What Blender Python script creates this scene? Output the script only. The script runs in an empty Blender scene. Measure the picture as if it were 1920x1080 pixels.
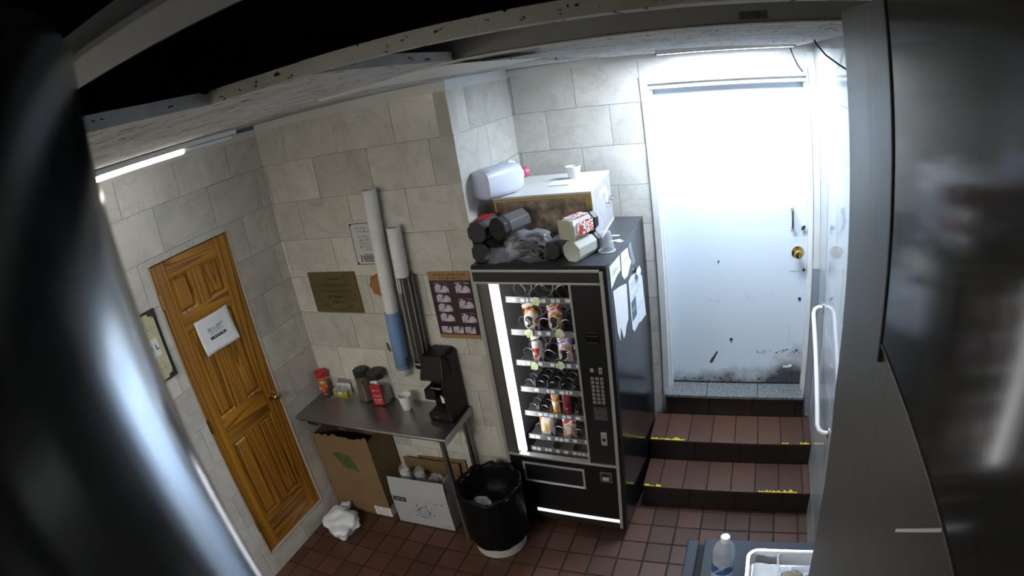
import bpy, bmesh, math, random
from mathutils import Vector, Matrix, Euler, noise

# ------------------------------------------------------------------ scene, camera, world, exposure
S = bpy.context.scene
COL = S.collection
PI = math.pi
R = math.radians
S.view_settings.view_transform = 'Standard'
S.view_settings.look = 'None'
S.view_settings.gamma = 1.0
S.view_settings.use_curve_mapping = False
S.view_settings.exposure = 0.0
S.cycles.use_denoising = True
S.cycles.max_bounces = 8
S.cycles.sample_clamp_indirect = 6.0

cam_d = bpy.data.cameras.new('camera')
cam = bpy.data.objects.new('camera', cam_d)
COL.objects.link(cam)
CX, CY, CZ = 2.8227, -2.6627, 2.7772
yaw, pit, rol = R(24.5425), R(-20.7316), R(-9.3929)
fw = Vector((-math.sin(yaw) * math.cos(pit), math.cos(yaw) * math.cos(pit), math.sin(pit)))
rt = fw.cross(Vector((0, 0, 1))).normalized()
up = rt.cross(fw)
rt2 = math.cos(rol) * rt + math.sin(rol) * up
up2 = -math.sin(rol) * rt + math.cos(rol) * up
cam.matrix_world = Matrix(((rt2.x, up2.x, -fw.x, CX), (rt2.y, up2.y, -fw.y, CY), (rt2.z, up2.z, -fw.z, CZ), (0, 0, 0, 1)))
# wide security-camera lens: equidistant fisheye, 1086 px per radian
cam_d.type = 'PANO'
cam_d.sensor_width = 36.0
cam_d.sensor_fit = 'HORIZONTAL'
cc = cam_d
cc.panorama_type = 'FISHEYE_LENS_POLYNOMIAL'
cc.fisheye_fov = PI
cc.fisheye_polynomial_k0 = 0.0
cc.fisheye_polynomial_k1 = -1.0 / (1086.325 * 36.0 / 1920.0)
cc.fisheye_polynomial_k2 = 0.0
cc.fisheye_polynomial_k3 = 0.0
cc.fisheye_polynomial_k4 = 0.0
cam_d.clip_start = 0.01
cam_d.dof.use_dof = True
cam_d.dof.focus_distance = 3.0
cam_d.lens = 2.8
cam_d.dof.aperture_fstop = 2.0
S.camera = cam

W = bpy.data.worlds.new('world')
S.world = W
W.use_nodes = True
W.node_tree.nodes['Background'].inputs[0].default_value = (0.75, 0.85, 1, 1)
W.node_tree.nodes['Background'].inputs[1].default_value = 0.02

LAMP_DOOR = 95.0     # radiance of the fluorescent lens over the metal door
LAMP_LEFT = 25.0     # radiance of the lamp along the left wall
LAMP_MACHINE = 13.0
FILL_BEHIND = 76.0   # radiance of the unseen fill lamp added behind the camera
#   # radiance of the tube in the vending machine

# ------------------------------------------------------------------ helpers
rnd = random.Random(7)
UNSET = object()

def tag(o, label=None, cat=None, group=None, kind=None):
    if label: o['label'] = label
    if cat: o['category'] = cat
    if group: o['group'] = group
    if kind: o['kind'] = kind
    return o

def empty(name, loc, rz=0.0, label=None, cat=None, group=None, kind=None, rot=None):
    o = bpy.data.objects.new(name, None)
    o.empty_display_size = 0.05
    COL.objects.link(o)
    o.location = loc
    o.rotation_euler = rot if rot else (0, 0, rz)
    return tag(o, label, cat, group, kind)

STUFF = {'lettering', 'print', 'arc_lettering', 'label_print', 'barcode_sticker', 'paint_chips', 'logo', 'border'}

class MB:
    """collects primitives, then links them as one mesh object"""
    def __init__(s): s.v = []; s.f = []; s.m = []
    def add(s, vs, fs, mi=0):
        b = len(s.v); s.v += [tuple(x) for x in vs]
        s.f += [tuple(b + i for i in f) for f in fs]; s.m += [mi] * len(fs)
        return s
    def box(s, x0, x1, y0, y1, z0, z1, mi=0):
        if x0 > x1: x0, x1 = x1, x0
        if y0 > y1: y0, y1 = y1, y0
        if z0 > z1: z0, z1 = z1, z0
        return s.add([(x0, y0, z0), (x1, y0, z0), (x1, y1, z0), (x0, y1, z0), (x0, y0, z1), (x1, y0, z1), (x1, y1, z1), (x0, y1, z1)],
                     [(0, 3, 2, 1), (4, 5, 6, 7), (0, 1, 5, 4), (1, 2, 6, 5), (2, 3, 7, 6), (3, 0, 4, 7)], mi)
    def hexa(s, lo, hi, mi=0):
        """lo, hi: four points each (same turning sense), joined into a six-sided solid"""
        return s.add(list(lo) + list(hi), [(0, 3, 2, 1), (4, 5, 6, 7), (0, 1, 5, 4), (1, 2, 6, 5), (2, 3, 7, 6), (3, 0, 4, 7)], mi)
    def prism(s, pts, d, mi=0):
        """polygon pts (3-D) swept by vector d"""
        n = len(pts); d = Vector(d)
        vs = [Vector(p) for p in pts] + [Vector(p) + d for p in pts]
        fs = [tuple(range(n))[::-1], tuple(range(n, 2 * n))] + [(i, (i + 1) % n, n + (i + 1) % n, n + i) for i in range(n)]
        return s.add(vs, fs, mi)
    def tube(s, path, r, n=8, mi=0, cap=True):
        path = [Vector(p) for p in path]; rings = []
        rs = r if isinstance(r, (list, tuple)) else [r] * len(path)
        ref = None
        for i, p in enumerate(path):
            t = (path[min(i + 1, len(path) - 1)] - path[max(i - 1, 0)]).normalized()
            if ref is None:
                ref = Vector((0, 0, 1)) if abs(t.z) < 0.9 else Vector((1, 0, 0))
                ref = (ref - t * ref.dot(t)).normalized()
            else:
                ref = ref - t * ref.dot(t)
                ref = ref.normalized() if ref.length > 1e-6 else t.orthogonal().normalized()
            b = t.cross(ref)
            rings.append([p + (ref * math.cos(2 * PI * k / n) + b * math.sin(2 * PI * k / n)) * rs[i] for k in range(n)])
        vs = [v for g in rings for v in g]; fs = []
        for i in range(len(path) - 1):
            for k in range(n):
                fs.append((i * n + k, i * n + (k + 1) % n, (i + 1) * n + (k + 1) % n, (i + 1) * n + k))
        if cap:
            fs.append(tuple(range(n))[::-1]); fs.append(tuple((len(path) - 1) * n + k for k in range(n)))
        return s.add(vs, fs, mi)
    def lathe(s, prof, n=24, c=(0, 0, 0), mi=0, cap0=True, cap1=True, M=None, wob=None):
        vs = []; fs = []
        for j, (r, z) in enumerate(prof):
            for k in range(n):
                a = 2 * PI * k / n
                rr = r * (wob(a, z) if wob else 1.0)
                v = Vector((rr * math.cos(a), rr * math.sin(a), z))
                if M: v = M @ v
                vs.append(v + Vector(c))
        for j in range(len(prof) - 1):
            for k in range(n):
                fs.append((j * n + k, j * n + (k + 1) % n, (j + 1) * n + (k + 1) % n, (j + 1) * n + k))
        if cap0: fs.append(tuple(range(n))[::-1])
        if cap1: fs.append(tuple((len(prof) - 1) * n + k for k in range(n)))
        return s.add(vs, fs, mi)
    def grid(s, fn, nu, nv, mi=0):
        vs = [fn(i / nu, j / nv) for j in range(nv + 1) for i in range(nu + 1)]
        fs = [(j * (nu + 1) + i, j * (nu + 1) + i + 1, (j + 1) * (nu + 1) + i + 1, (j + 1) * (nu + 1) + i) for j in range(nv) for i in range(nu)]
        return s.add(vs, fs, mi)
    def blob(s, c, dims, seed=0, amp=0.25, freq=3.0, sub=3, mi=0, flat=None, boxy=0.0):
        bm = bmesh.new(); bmesh.ops.create_icosphere(bm, subdivisions=sub, radius=1.0)
        off = Vector((seed * 7.3, seed * 3.1, seed * 1.7)); vs = []
        for v in bm.verts:
            d = v.co.normalized()
            if boxy:
                m = max(abs(d.x), abs(d.y), abs(d.z)); d = d.lerp(d / m, boxy)
            k = 1 + amp * noise.noise(v.co * freq + off) + amp * 0.6 * noise.noise(v.co * freq * 2.3 + off)
            p = Vector((d.x * dims[0], d.y * dims[1], d.z * dims[2])) * k
            if flat is not None and p.z < flat: p.z = flat
            vs.append(p + Vector(c))
        fs = [tuple(w.index for w in f.verts) for f in bm.faces]; bm.free()
        return s.add(vs, fs, mi)
    def mesh(s, name):
        me = bpy.data.meshes.new(name)
        me.from_pydata([tuple(v) for v in s.v], [], s.f)
        me.polygons.foreach_set('material_index', s.m)
        me.validate(); me.update()
        return me
    def build(s, name, mats, parent=None, smooth=False, bevel=0.0, loc=None, rot=None, label=None, auto=None, seg=2):
        me = s.mesh(name)
        bm = bmesh.new(); bm.from_mesh(me); bmesh.ops.recalc_face_normals(bm, faces=bm.faces); bm.to_mesh(me); bm.free()
        for m in (mats if isinstance(mats, (list, tuple)) else [mats]): me.materials.append(m)
        o = bpy.data.objects.new(name, me); COL.objects.link(o)
        if parent: o.parent = parent
        if loc: o.location = loc
        if rot: o.rotation_euler = rot
        if smooth:
            for p in me.polygons: p.use_smooth = True
            if auto: me.set_sharp_from_angle(angle=R(auto))
        if bevel:
            b = o.modifiers.new('bevel', 'BEVEL'); b.width = bevel; b.segments = seg; b.limit_method = 'ANGLE'; b.angle_limit = R(40)
        if label: o['label'] = label
        if name in STUFF: o['kind'] = 'stuff'
        return o

def copy_tree(o, parent=None):
    c = o.copy(); COL.objects.link(c)
    if parent: c.parent = parent
    for ch in [x for x in bpy.data.objects if x.parent == o]:
        copy_tree(ch, c)
    return c

# ------------------------------------------------------------------ materials
def nodes_of(m):
    m.use_nodes = True
    nt = m.node_tree
    return nt, nt.nodes, nt.links, nt.nodes['Principled BSDF']

def mat(name, col, rough=0.5, metal=0.0, spec=0.5, var=0.0, scale=8.0, bump=0.0, bscale=60.0, stretch=(1, 1, 1), col2=None, emit=0.0, ecol=None, trans=0.0, coat=0.0, rvar=0.0):
    m = bpy.data.materials.new(name)
    nt, N, L, B = nodes_of(m)
    B.inputs['Base Color'].default_value = (*col, 1)
    B.inputs['Roughness'].default_value = rough
    B.inputs['Metallic'].default_value = metal
    B.inputs['Specular IOR Level'].default_value = spec
    B.inputs['Coat Weight'].default_value = coat
    B.inputs['Coat Roughness'].default_value = 0.1
    if trans: B.inputs['Transmission Weight'].default_value = trans
    if emit:
        B.inputs['Emission Color'].default_value = (*(ecol or col), 1)
        B.inputs['Emission Strength'].default_value = emit
    if var or bump or rvar:
        tc = N.new('ShaderNodeTexCoord'); mp = N.new('ShaderNodeMapping'); mp.inputs['Scale'].default_value = stretch
        L.new(tc.outputs['Object'], mp.inputs['Vector'])
        nz = N.new('ShaderNodeTexNoise'); nz.inputs['Scale'].default_value = scale; nz.inputs['Detail'].default_value = 6
        L.new(mp.outputs[0], nz.inputs['Vector'])
        if var:
            cr = N.new('ShaderNodeValToRGB')
            c2 = col2 or tuple(c * (1 - var) for c in col)
            cr.color_ramp.elements[0].position = 0.35; cr.color_ramp.elements[1].position = 0.65
            cr.color_ramp.elements[0].color = (*c2, 1); cr.color_ramp.elements[1].color = (*col, 1)
            L.new(nz.outputs['Fac'], cr.inputs[0]); L.new(cr.outputs[0], B.inputs['Base Color'])
        if rvar:
            mr = N.new('ShaderNodeMapRange'); mr.inputs[3].default_value = max(0.02, rough - rvar); mr.inputs[4].default_value = min(1, rough + rvar)
            L.new(nz.outputs['Fac'], mr.inputs[0]); L.new(mr.outputs[0], B.inputs['Roughness'])
        if bump:
            n2 = N.new('ShaderNodeTexNoise'); n2.inputs['Scale'].default_value = bscale; n2.inputs['Detail'].default_value = 4
            L.new(mp.outputs[0], n2.inputs['Vector'])
            bp = N.new('ShaderNodeBump'); bp.inputs['Strength'].default_value = bump; bp.inputs['Distance'].default_value = 0.004
            L.new(n2.outputs['Fac'], bp.inputs['Height']); L.new(bp.outputs[0], B.inputs['Normal'])
    return m

def marble(name, base, vein, rough=0.25, dirt=0.20):
    """ceramic wall tile printed like beige marble; every tile shows another cut of it"""
    m = bpy.data.materials.new(name); nt, N, L, B = nodes_of(m)
    tc = N.new('ShaderNodeNewGeometry'); oi = N.new('ShaderNodeObjectInfo')
    ad = N.new('ShaderNodeVectorMath'); ad.operation = 'ADD'
    sc = N.new('ShaderNodeMath'); sc.operation = 'MULTIPLY'; sc.inputs[1].default_value = 37.0
    L.new(oi.outputs['Random'], sc.inputs[0]); L.new(tc.outputs['Position'], ad.inputs[0]); L.new(sc.outputs[0], ad.inputs[1])
    n1 = N.new('ShaderNodeTexNoise'); n1.inputs['Scale'].default_value = 3.2; n1.inputs['Detail'].default_value = 8; n1.inputs['Roughness'].default_value = 0.6; n1.inputs['Distortion'].default_value = 1.4
    L.new(ad.outputs[0], n1.inputs['Vector'])
    cr = N.new('ShaderNodeValToRGB'); e = cr.color_ramp.elements
    e[0].position = 0.30; e[0].color = (*[c * (1 - dirt) for c in base], 1)
    e[1].position = 0.62; e[1].color = (*base, 1)
    L.new(n1.outputs['Fac'], cr.inputs[0])
    wv = N.new('ShaderNodeTexNoise'); wv.inputs['Scale'].default_value = 2.2; wv.inputs['Detail'].default_value = 5; wv.inputs['Distortion'].default_value = 2.5
    L.new(ad.outputs[0], wv.inputs['Vector'])
    vr = N.new('ShaderNodeValToRGB'); e = vr.color_ramp.elements
    e[0].position = 0.47; e[0].color = (0, 0, 0, 1); e[1].position = 0.53; e[1].color = (0, 0, 0, 1)
    k = vr.color_ramp.elements.new(0.50); k.color = (1, 1, 1, 1)
    L.new(wv.outputs['Fac'], vr.inputs[0])
    mk = N.new('ShaderNodeMath'); mk.operation = 'MULTIPLY'; mk.inputs[1].default_value = 0.26
    L.new(vr.outputs[0], mk.inputs[0])
    mx = N.new('ShaderNodeMixRGB'); mx.inputs[2].default_value = (*vein, 1)
    L.new(mk.outputs[0], mx.inputs[0]); L.new(cr.outputs[0], mx.inputs[1])
    hs = N.new('ShaderNodeHueSaturation'); mr = N.new('ShaderNodeMapRange'); mr.inputs[3].default_value = 0.86; mr.inputs[4].default_value = 1.08
    L.new(oi.outputs['Random'], mr.inputs[0]); L.new(mr.outputs[0], hs.inputs['Value']); L.new(mx.outputs[0], hs.inputs['Color'])
    L.new(hs.outputs[0], B.inputs['Base Color'])
    B.inputs['Roughness'].default_value = rough
    return m

def quarry(name, c1, c2, rough=0.45):
    m = bpy.data.materials.new(name); nt, N, L, B = nodes_of(m)
    g = N.new('ShaderNodeNewGeometry'); oi = N.new('ShaderNodeObjectInfo')
    nz = N.new('ShaderNodeTexNoise'); nz.inputs['Scale'].default_value = 9; nz.inputs['Detail'].default_value = 7
    L.new(g.outputs['Position'], nz.inputs['Vector'])
    mx = N.new('ShaderNodeMixRGB'); mx.inputs[1].default_value = (*c1, 1); mx.inputs[2].default_value = (*c2, 1)
    L.new(nz.outputs['Fac'], mx.inputs[0])
    hs = N.new('ShaderNodeHueSaturation'); mr = N.new('ShaderNodeMapRange'); mr.inputs[3].default_value = 0.75; mr.inputs[4].default_value = 1.2
    L.new(oi.outputs['Random'], mr.inputs[0]); L.new(mr.outputs[0], hs.inputs['Value']); L.new(mx.outputs[0], hs.inputs['Color'])
    L.new(hs.outputs[0], B.inputs['Base Color'])
    B.inputs['Roughness'].default_value = rough
    bp = N.new('ShaderNodeBump'); bp.inputs['Strength'].default_value = 0.25; bp.inputs['Distance'].default_value = 0.003
    n2 = N.new('ShaderNodeTexNoise'); n2.inputs['Scale'].default_value = 120
    L.new(g.outputs['Position'], n2.inputs['Vector']); L.new(n2.outputs['Fac'], bp.inputs['Height']); L.new(bp.outputs[0], B.inputs['Normal'])
    return m

def wood(name, axis, c1=(0.145, 0.055, 0.003), c2=(0.48, 0.215, 0.019)):
    """varnished pine with strong growth rings, grain along axis 1 (y) or 2 (z)"""
    m = bpy.data.materials.new(name); nt, N, L, B = nodes_of(m)
    tc = N.new('ShaderNodeTexCoord'); mp = N.new('ShaderNodeMapping'); oi = N.new('ShaderNodeObjectInfo')
    s = [1, 8, 8]; s[axis] = 0.30
    mp.inputs['Scale'].default_value = s
    ad = N.new('ShaderNodeVectorMath'); ad.operation = 'ADD'
    ml = N.new('ShaderNodeMath'); ml.operation = 'MULTIPLY'; ml.inputs[1].default_value = 23.0
    L.new(oi.outputs['Random'], ml.inputs[0]); L.new(tc.outputs['Object'], mp.inputs[0]); L.new(mp.outputs[0], ad.inputs[0]); L.new(ml.outputs[0], ad.inputs[1])
    nz = N.new('ShaderNodeTexNoise'); nz.inputs['Scale'].default_value = 0.8; nz.inputs['Detail'].default_value = 2; nz.inputs['Roughness'].default_value = 0.4
    L.new(ad.outputs[0], nz.inputs['Vector'])
    m9 = N.new('ShaderNodeMath'); m9.operation = 'MULTIPLY'; m9.inputs[1].default_value = 17.0
    L.new(nz.outputs['Fac'], m9.inputs[0])
    fr = N.new('ShaderNodeMath'); fr.operation = 'FRACT'; L.new(m9.outputs[0], fr.inputs[0])
    cr = N.new('ShaderNodeValToRGB'); e = cr.color_ramp.elements
    e[0].position = 0.0; e[0].color = (*c2, 1); e[1].position = 1.0; e[1].color = (*c2, 1)
    k = e.new(0.62); k.color = (*[(a + b) / 2 for a, b in zip(c1, c2)], 1); k = e.new(0.84); k.color = (*c1, 1)
    L.new(fr.outputs[0], cr.inputs[0]); L.new(cr.outputs[0], B.inputs['Base Color'])
    B.inputs['Roughness'].default_value = 0.38
    return m

def steel(name, col=(0.5, 0.5, 0.5), rough=0.3, stretch=(1, 1, 60), streak=0.12, scale=3.0, metal=1.0, spec=0.5):
    m = bpy.data.materials.new(name); nt, N, L, B = nodes_of(m)
    tc = N.new('ShaderNodeTexCoord'); mp = N.new('ShaderNodeMapping'); mp.inputs['Scale'].default_value = stretch
    L.new(tc.outputs['Object'], mp.inputs[0])
    nz = N.new('ShaderNodeTexNoise'); nz.inputs['Scale'].default_value = scale; nz.inputs['Detail'].default_value = 6
    L.new(mp.outputs[0], nz.inputs['Vector'])
    n2 = N.new('ShaderNodeTexNoise'); n2.inputs['Scale'].default_value = 2.5; n2.inputs['Detail'].default_value = 5
    L.new(tc.outputs['Object'], n2.inputs['Vector'])
    av = N.new('ShaderNodeMath'); av.operation = 'ADD'; L.new(nz.outputs['Fac'], av.inputs[0]); L.new(n2.outputs['Fac'], av.inputs[1])
    mr = N.new('ShaderNodeMapRange'); mr.inputs[1].default_value = 0.6; mr.inputs[2].default_value = 1.4
    mr.inputs[3].default_value = max(0.03, rough - streak); mr.inputs[4].default_value = rough + streak
    L.new(av.outputs[0], mr.inputs[0]); L.new(mr.outputs[0], B.inputs['Roughness'])
    B.inputs['Base Color'].default_value = (*col, 1); B.inputs['Metallic'].default_value = metal; B.inputs['Specular IOR Level'].default_value = spec
    return m

def clear(name, col=(0.95, 0.97, 1), alpha=0.75, rough=0.08, milky=0.0):
    """thin clear plastic or glass: mostly see-through, with a glossy skin"""
    m = bpy.data.materials.new(name); nt, N, L, B = nodes_of(m)
    out = N['Material Output']
    tr = N.new('ShaderNodeBsdfTransparent'); tr.inputs[0].default_value = (*col, 1)
    B.inputs['Base Color'].default_value = (*col, 1); B.inputs['Roughness'].default_value = rough
    B.inputs['Specular IOR Level'].default_value = 0.8
    if milky == 0.0:
        gl = N.new('ShaderNodeBsdfGlossy'); gl.inputs['Roughness'].default_value = rough; src = gl.outputs[0]
        fr = N.new('ShaderNodeFresnel'); fr.inputs[0].default_value = 1.45
        mm = N.new('ShaderNodeMath'); mm.operation = 'MULTIPLY_ADD'; mm.inputs[1].default_value = 1.0; mm.inputs[2].default_value = 1 - alpha - 0.04
        mm.use_clamp = True
        # the pane is two faces: reflect only on the one that looks out
        ge = N.new('ShaderNodeNewGeometry'); iv = N.new('ShaderNodeMath'); iv.operation = 'SUBTRACT'; iv.inputs[0].default_value = 1.0
        L.new(ge.outputs['Backfacing'], iv.inputs[1])
        m2 = N.new('ShaderNodeMath'); m2.operation = 'MULTIPLY'
        L.new(fr.outputs[0], mm.inputs[0]); L.new(mm.outputs[0], m2.inputs[0]); L.new(iv.outputs[0], m2.inputs[1]); fac = m2.outputs[0]
    else:
        src = B.outputs[0]; v = N.new('ShaderNodeValue'); v.outputs[0].default_value = 1 - alpha; fac = v.outputs[0]
    mx = N.new('ShaderNodeMixShader'); L.new(fac, mx.inputs[0]); L.new(tr.outputs[0], mx.inputs[1]); L.new(src, mx.inputs[2])
    L.new(mx.outputs[0], out.inputs[0])
    return m

def patches(name, cols, scale=22.0, rough=0.3, metal=0.0):
    """printed foil: hard-edged colour areas"""
    m = bpy.data.materials.new(name); nt, N, L, B = nodes_of(m)
    tc = N.new('ShaderNodeTexCoord'); nz = N.new('ShaderNodeTexNoise'); nz.inputs['Scale'].default_value = scale; nz.inputs['Detail'].default_value = 1.5
    L.new(tc.outputs['Object'], nz.inputs['Vector'])
    cr = N.new('ShaderNodeValToRGB'); cr.color_ramp.interpolation = 'CONSTANT'; e = cr.color_ramp.elements
    n = len(cols); e[0].position = 0; e[0].color = (*cols[0], 1)
    e[1].position = 0.34 + 0.32 / n; e[1].color = (*cols[1], 1)
    for i in range(2, n): k = e.new(0.34 + 0.32 * i / n); k.color = (*cols[i], 1)
    L.new(nz.outputs['Fac'], cr.inputs[0]); L.new(cr.outputs[0], B.inputs['Base Color'])
    B.inputs['Roughness'].default_value = rough; B.inputs['Metallic'].default_value = metal
    return m

def lamp_mat(name, col, strength):
    m = bpy.data.materials.new(name); nt, N, L, B = nodes_of(m)
    em = N.new('ShaderNodeEmission'); em.inputs[0].default_value = (*col, 1); em.inputs[1].default_value = strength
    L.new(em.outputs[0], N['Material Output'].inputs[0])
    return m

M = {}
M['tile'] = marble('wall_tile_marble', (0.68, 0.66, 0.60), (0.36, 0.33, 0.27))
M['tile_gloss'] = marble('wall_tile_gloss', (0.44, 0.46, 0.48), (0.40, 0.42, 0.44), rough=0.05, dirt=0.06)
M['grout'] = mat('grout', (0.52, 0.50, 0.44), 0.8)
M['grout_floor'] = mat('grout_floor', (0.022, 0.014, 0.012), 0.9, var=0.3)
M['quarry'] = quarry('quarry_tile', (0.067, 0.029, 0.017), (0.093, 0.041, 0.024))
M['riser'] = quarry('riser_tile', (0.012, 0.009, 0.008), (0.02, 0.014, 0.012))
M['terrazzo'] = mat('terrazzo', (0.24, 0.25, 0.255), 0.4, var=0.75, scale=95.0)
M['woodv'] = wood('pine_upright', 2)
M['woodh'] = wood('pine_cross', 1)
M['jamb'] = mat('jamb_paint', (0.50, 0.43, 0.35), 0.5)
M['white_paint'] = mat('white_paint', (0.72, 0.72, 0.70), 0.45, var=0.06, scale=5)
M['brass'] = mat('brass', (0.55, 0.38, 0.13), 0.2, 1.0)
M['chrome'] = mat('chrome', (0.75, 0.75, 0.76), 0.12, 1.0)
M['black_gloss'] = mat('black_enamel', (0.012, 0.013, 0.016), 0.16, spec=0.6, var=0.3, scale=3)
M['black_plastic'] = mat('black_plastic', (0.007, 0.007, 0.008), 0.4, spec=0.3)
M['black_matte'] = mat('black_matte', (0.010, 0.010, 0.010), 0.75)
M['dark_void'] = mat('dark_void', (0.012, 0.012, 0.011), 0.9, var=0.4, scale=2)
M['alu'] = mat('anodised_trim', (0.46, 0.45, 0.44), 0.38, 0.45)
M['alu_dark'] = mat('dark_trim', (0.16, 0.15, 0.14), 0.45, 0.6)
M['steel_top'] = steel('steel_table', (0.36, 0.36, 0.36), 0.34, (1, 30, 30))
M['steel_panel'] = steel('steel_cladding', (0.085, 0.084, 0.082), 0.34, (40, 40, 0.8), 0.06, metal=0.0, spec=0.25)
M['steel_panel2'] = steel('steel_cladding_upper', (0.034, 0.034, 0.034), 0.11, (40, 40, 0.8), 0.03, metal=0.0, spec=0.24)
M['steel_post'] = steel('steel_post', (0.50, 0.54, 0.60), 0.17, (1, 1, 1), 0.05, 30)
M['white_plastic'] = mat('white_plastic', (0.8, 0.8, 0.8), 0.35)
M['paper'] = mat('paper', (0.80, 0.80, 0.80), 0.7, var=0.05, scale=20)
M['paper_cream'] = mat('paper_cream', (0.82, 0.80, 0.66), 0.7)
M['ink'] = mat('ink', (0.02, 0.02, 0.022), 0.6)
M['ink_grey'] = mat('ink_grey', (0.22, 0.22, 0.23), 0.6)
M['bronze'] = mat('bronze_plaque', (0.17, 0.14, 0.058), 0.42, 0.4, var=0.2, scale=9)
M['bronze_dark'] = mat('bronze_letters', (0.022, 0.018, 0.008), 0.5, 0.2)
M['cardboard'] = mat('kraft_cardboard', (0.21, 0.135, 0.062), 0.85, var=0.12, scale=6)
M['cardboard_white'] = mat('white_cardboard', (0.42, 0.43, 0.46), 0.7, var=0.05, scale=8)
M['tee'] = mat('ceiling_tee', (0.20, 0.20, 0.195), 0.5, 0.2)
M['tee_white'] = mat('ceiling_tee_flange', (0.55, 0.54, 0.52), 0.5)
M['yellow'] = mat('yellow_paint', (0.75, 0.62, 0.02), 0.5, var=0.4, scale=60)
M['bin_liner'] = mat('bin_liner', (0.005, 0.005, 0.0055), 0.45, bump=1.0, bscale=22, spec=0.12)
M['grey_plastic'] = mat('grey_plastic', (0.50, 0.50, 0.47), 0.5)
M['glass'] = clear('window_glass', (0.97, 0.98, 1.0), 0.93, 0.03)
M['clear'] = clear('clear_plastic', (0.96, 0.97, 0.97), 0.78, 0.08)
M['film'] = clear('clear_film', (0.95, 0.96, 0.98), 0.84, 0.05, milky=0.5)
M['bag_white'] = clear('white_film', (0.86, 0.89, 0.96), 0.12, 0.35, milky=0.5)
M['red'] = mat('red_plastic', (0.50, 0.012, 0.02), 0.35)
M['coffee'] = mat('coffee_grounds', (0.15, 0.105, 0.07), 0.9, var=0.4, scale=60)
M['jar_black'] = mat('jar_lid', (0.016, 0.016, 0.017), 0.45)
M['label_red'] = mat('red_label', (0.42, 0.015, 0.025), 0.5)
M['blue_tube'] = clear('blue_tube', (0.35, 0.55, 0.85), 0.45, 0.2, milky=0.4)
M['foam'] = mat('foam_cup', (0.84, 0.84, 0.84), 0.6)

# ------------------------------------------------------------------ text and print
def text_mesh(name, body, size, m, parent, loc, rot, align='CENTER', ext=0.0004, sx=1.0):
    cu = bpy.data.curves.new(name, 'FONT'); cu.body = body; cu.size = size; cu.align_x = align; cu.extrude = ext; cu.resolution_u = 2
    to = bpy.data.objects.new('text_tmp', cu); COL.objects.link(to)
    dg = bpy.context.evaluated_depsgraph_get()
    me = bpy.data.meshes.new_from_object(to.evaluated_get(dg))
    bpy.data.objects.remove(to); bpy.data.curves.remove(cu)
    me.materials.clear(); me.materials.append(m); me.name = name
    o = bpy.data.objects.new(name, me); COL.objects.link(o); o.parent = parent; o.location = loc; o.rotation_euler = rot; o.scale = (sx, 1, 1); o['kind'] = 'stuff'
    return o

def marks(mb, w, h, seed=0, fn=None, x0=0.0, z0=0.0, dens=1.0):
    """unreadable small print: a row of little strokes, width w, height h, in the plane given by fn(x, z, depth)"""
    r = random.Random(seed); x = 0.0
    while x < w - h * 0.3:
        lw = h * r.uniform(0.35, 0.8)
        if r.random() > 0.12:
            a = h * 0.2
            k = r.randint(0, 3)
            segs = [[(0, 0, a, h)], [(0, h - a, lw, h), (lw - a, 0, lw, h)], [(0, 0, lw, a), (0, 0, a, h)], [(0, h - a, lw, h), (0, 0, lw, a), (lw - a, 0, lw, h)]][k]
            for (p, q, s, t) in segs:
                vs = [fn(x0 + x + p, z0 + q), fn(x0 + x + s, z0 + q), fn(x0 + x + s, z0 + t), fn(x0 + x + p, z0 + t)]
                mb.add(vs, [(0, 1, 2, 3)])
        x += lw + h * 0.22
    return mb

ON_BACK = lambda y: (lambda x, z: (x, y, z))       # print on a face that looks towards -y
ON_SIDE = lambda x0: (lambda y, z: (x0, y, z))     # print on a face that looks towards +x

# ------------------------------------------------------------------ main dimensions (metres)
HW = 2.765      # wall height up to the ceiling angle
HC = 2.845      # underside of the ceiling tiles
PX, DY = 1.4205, 0.857      # pillar edge, depth of the recess
RX = 3.3208                 # right wall
YB = -4.4                   # wall behind the camera

# ------------------------------------------------------------------ floor
fl = MB().box(-0.15, RX + 0.15, YB - 0.1, 1.3, -0.12, -0.004).build('floor', M['grout_floor']); tag(fl, kind='structure')
TP = 0.1585
fx0, fy0 = 2.624 - 17 * TP, 0.169 - 13 * TP
tile_me = MB().hexa([(0.002, 0.002, -0.006), (TP - 0.006, 0.002, -0.006), (TP - 0.006, TP - 0.006, -0.006), (0.002, TP - 0.006, -0.006)],
                    [(0.004, 0.004, 0), (TP - 0.008, 0.004, 0), (TP - 0.008, TP - 0.008, 0), (0.004, TP - 0.008, 0)]).mesh('floor_tile')
tile_me.materials.append(M['quarry'])
for j in range(-1, 14):
    for i in range(0, 22):
        x, y = fx0 + i * TP, fy0 + j * TP
        if x < -0.08 or y > 0.17 or x + TP > RX + 0.1: continue
        if y < -1.5 + 0.25 * (x > 2.2): continue
        if y < -1.25 and x > 1.6: continue
        o = bpy.data.objects.new('tile', tile_me); COL.objects.link(o); o.parent = fl
        o.location = (x + 0.003, y + 0.003, rnd.uniform(-0.0008, 0.0008))

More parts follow.
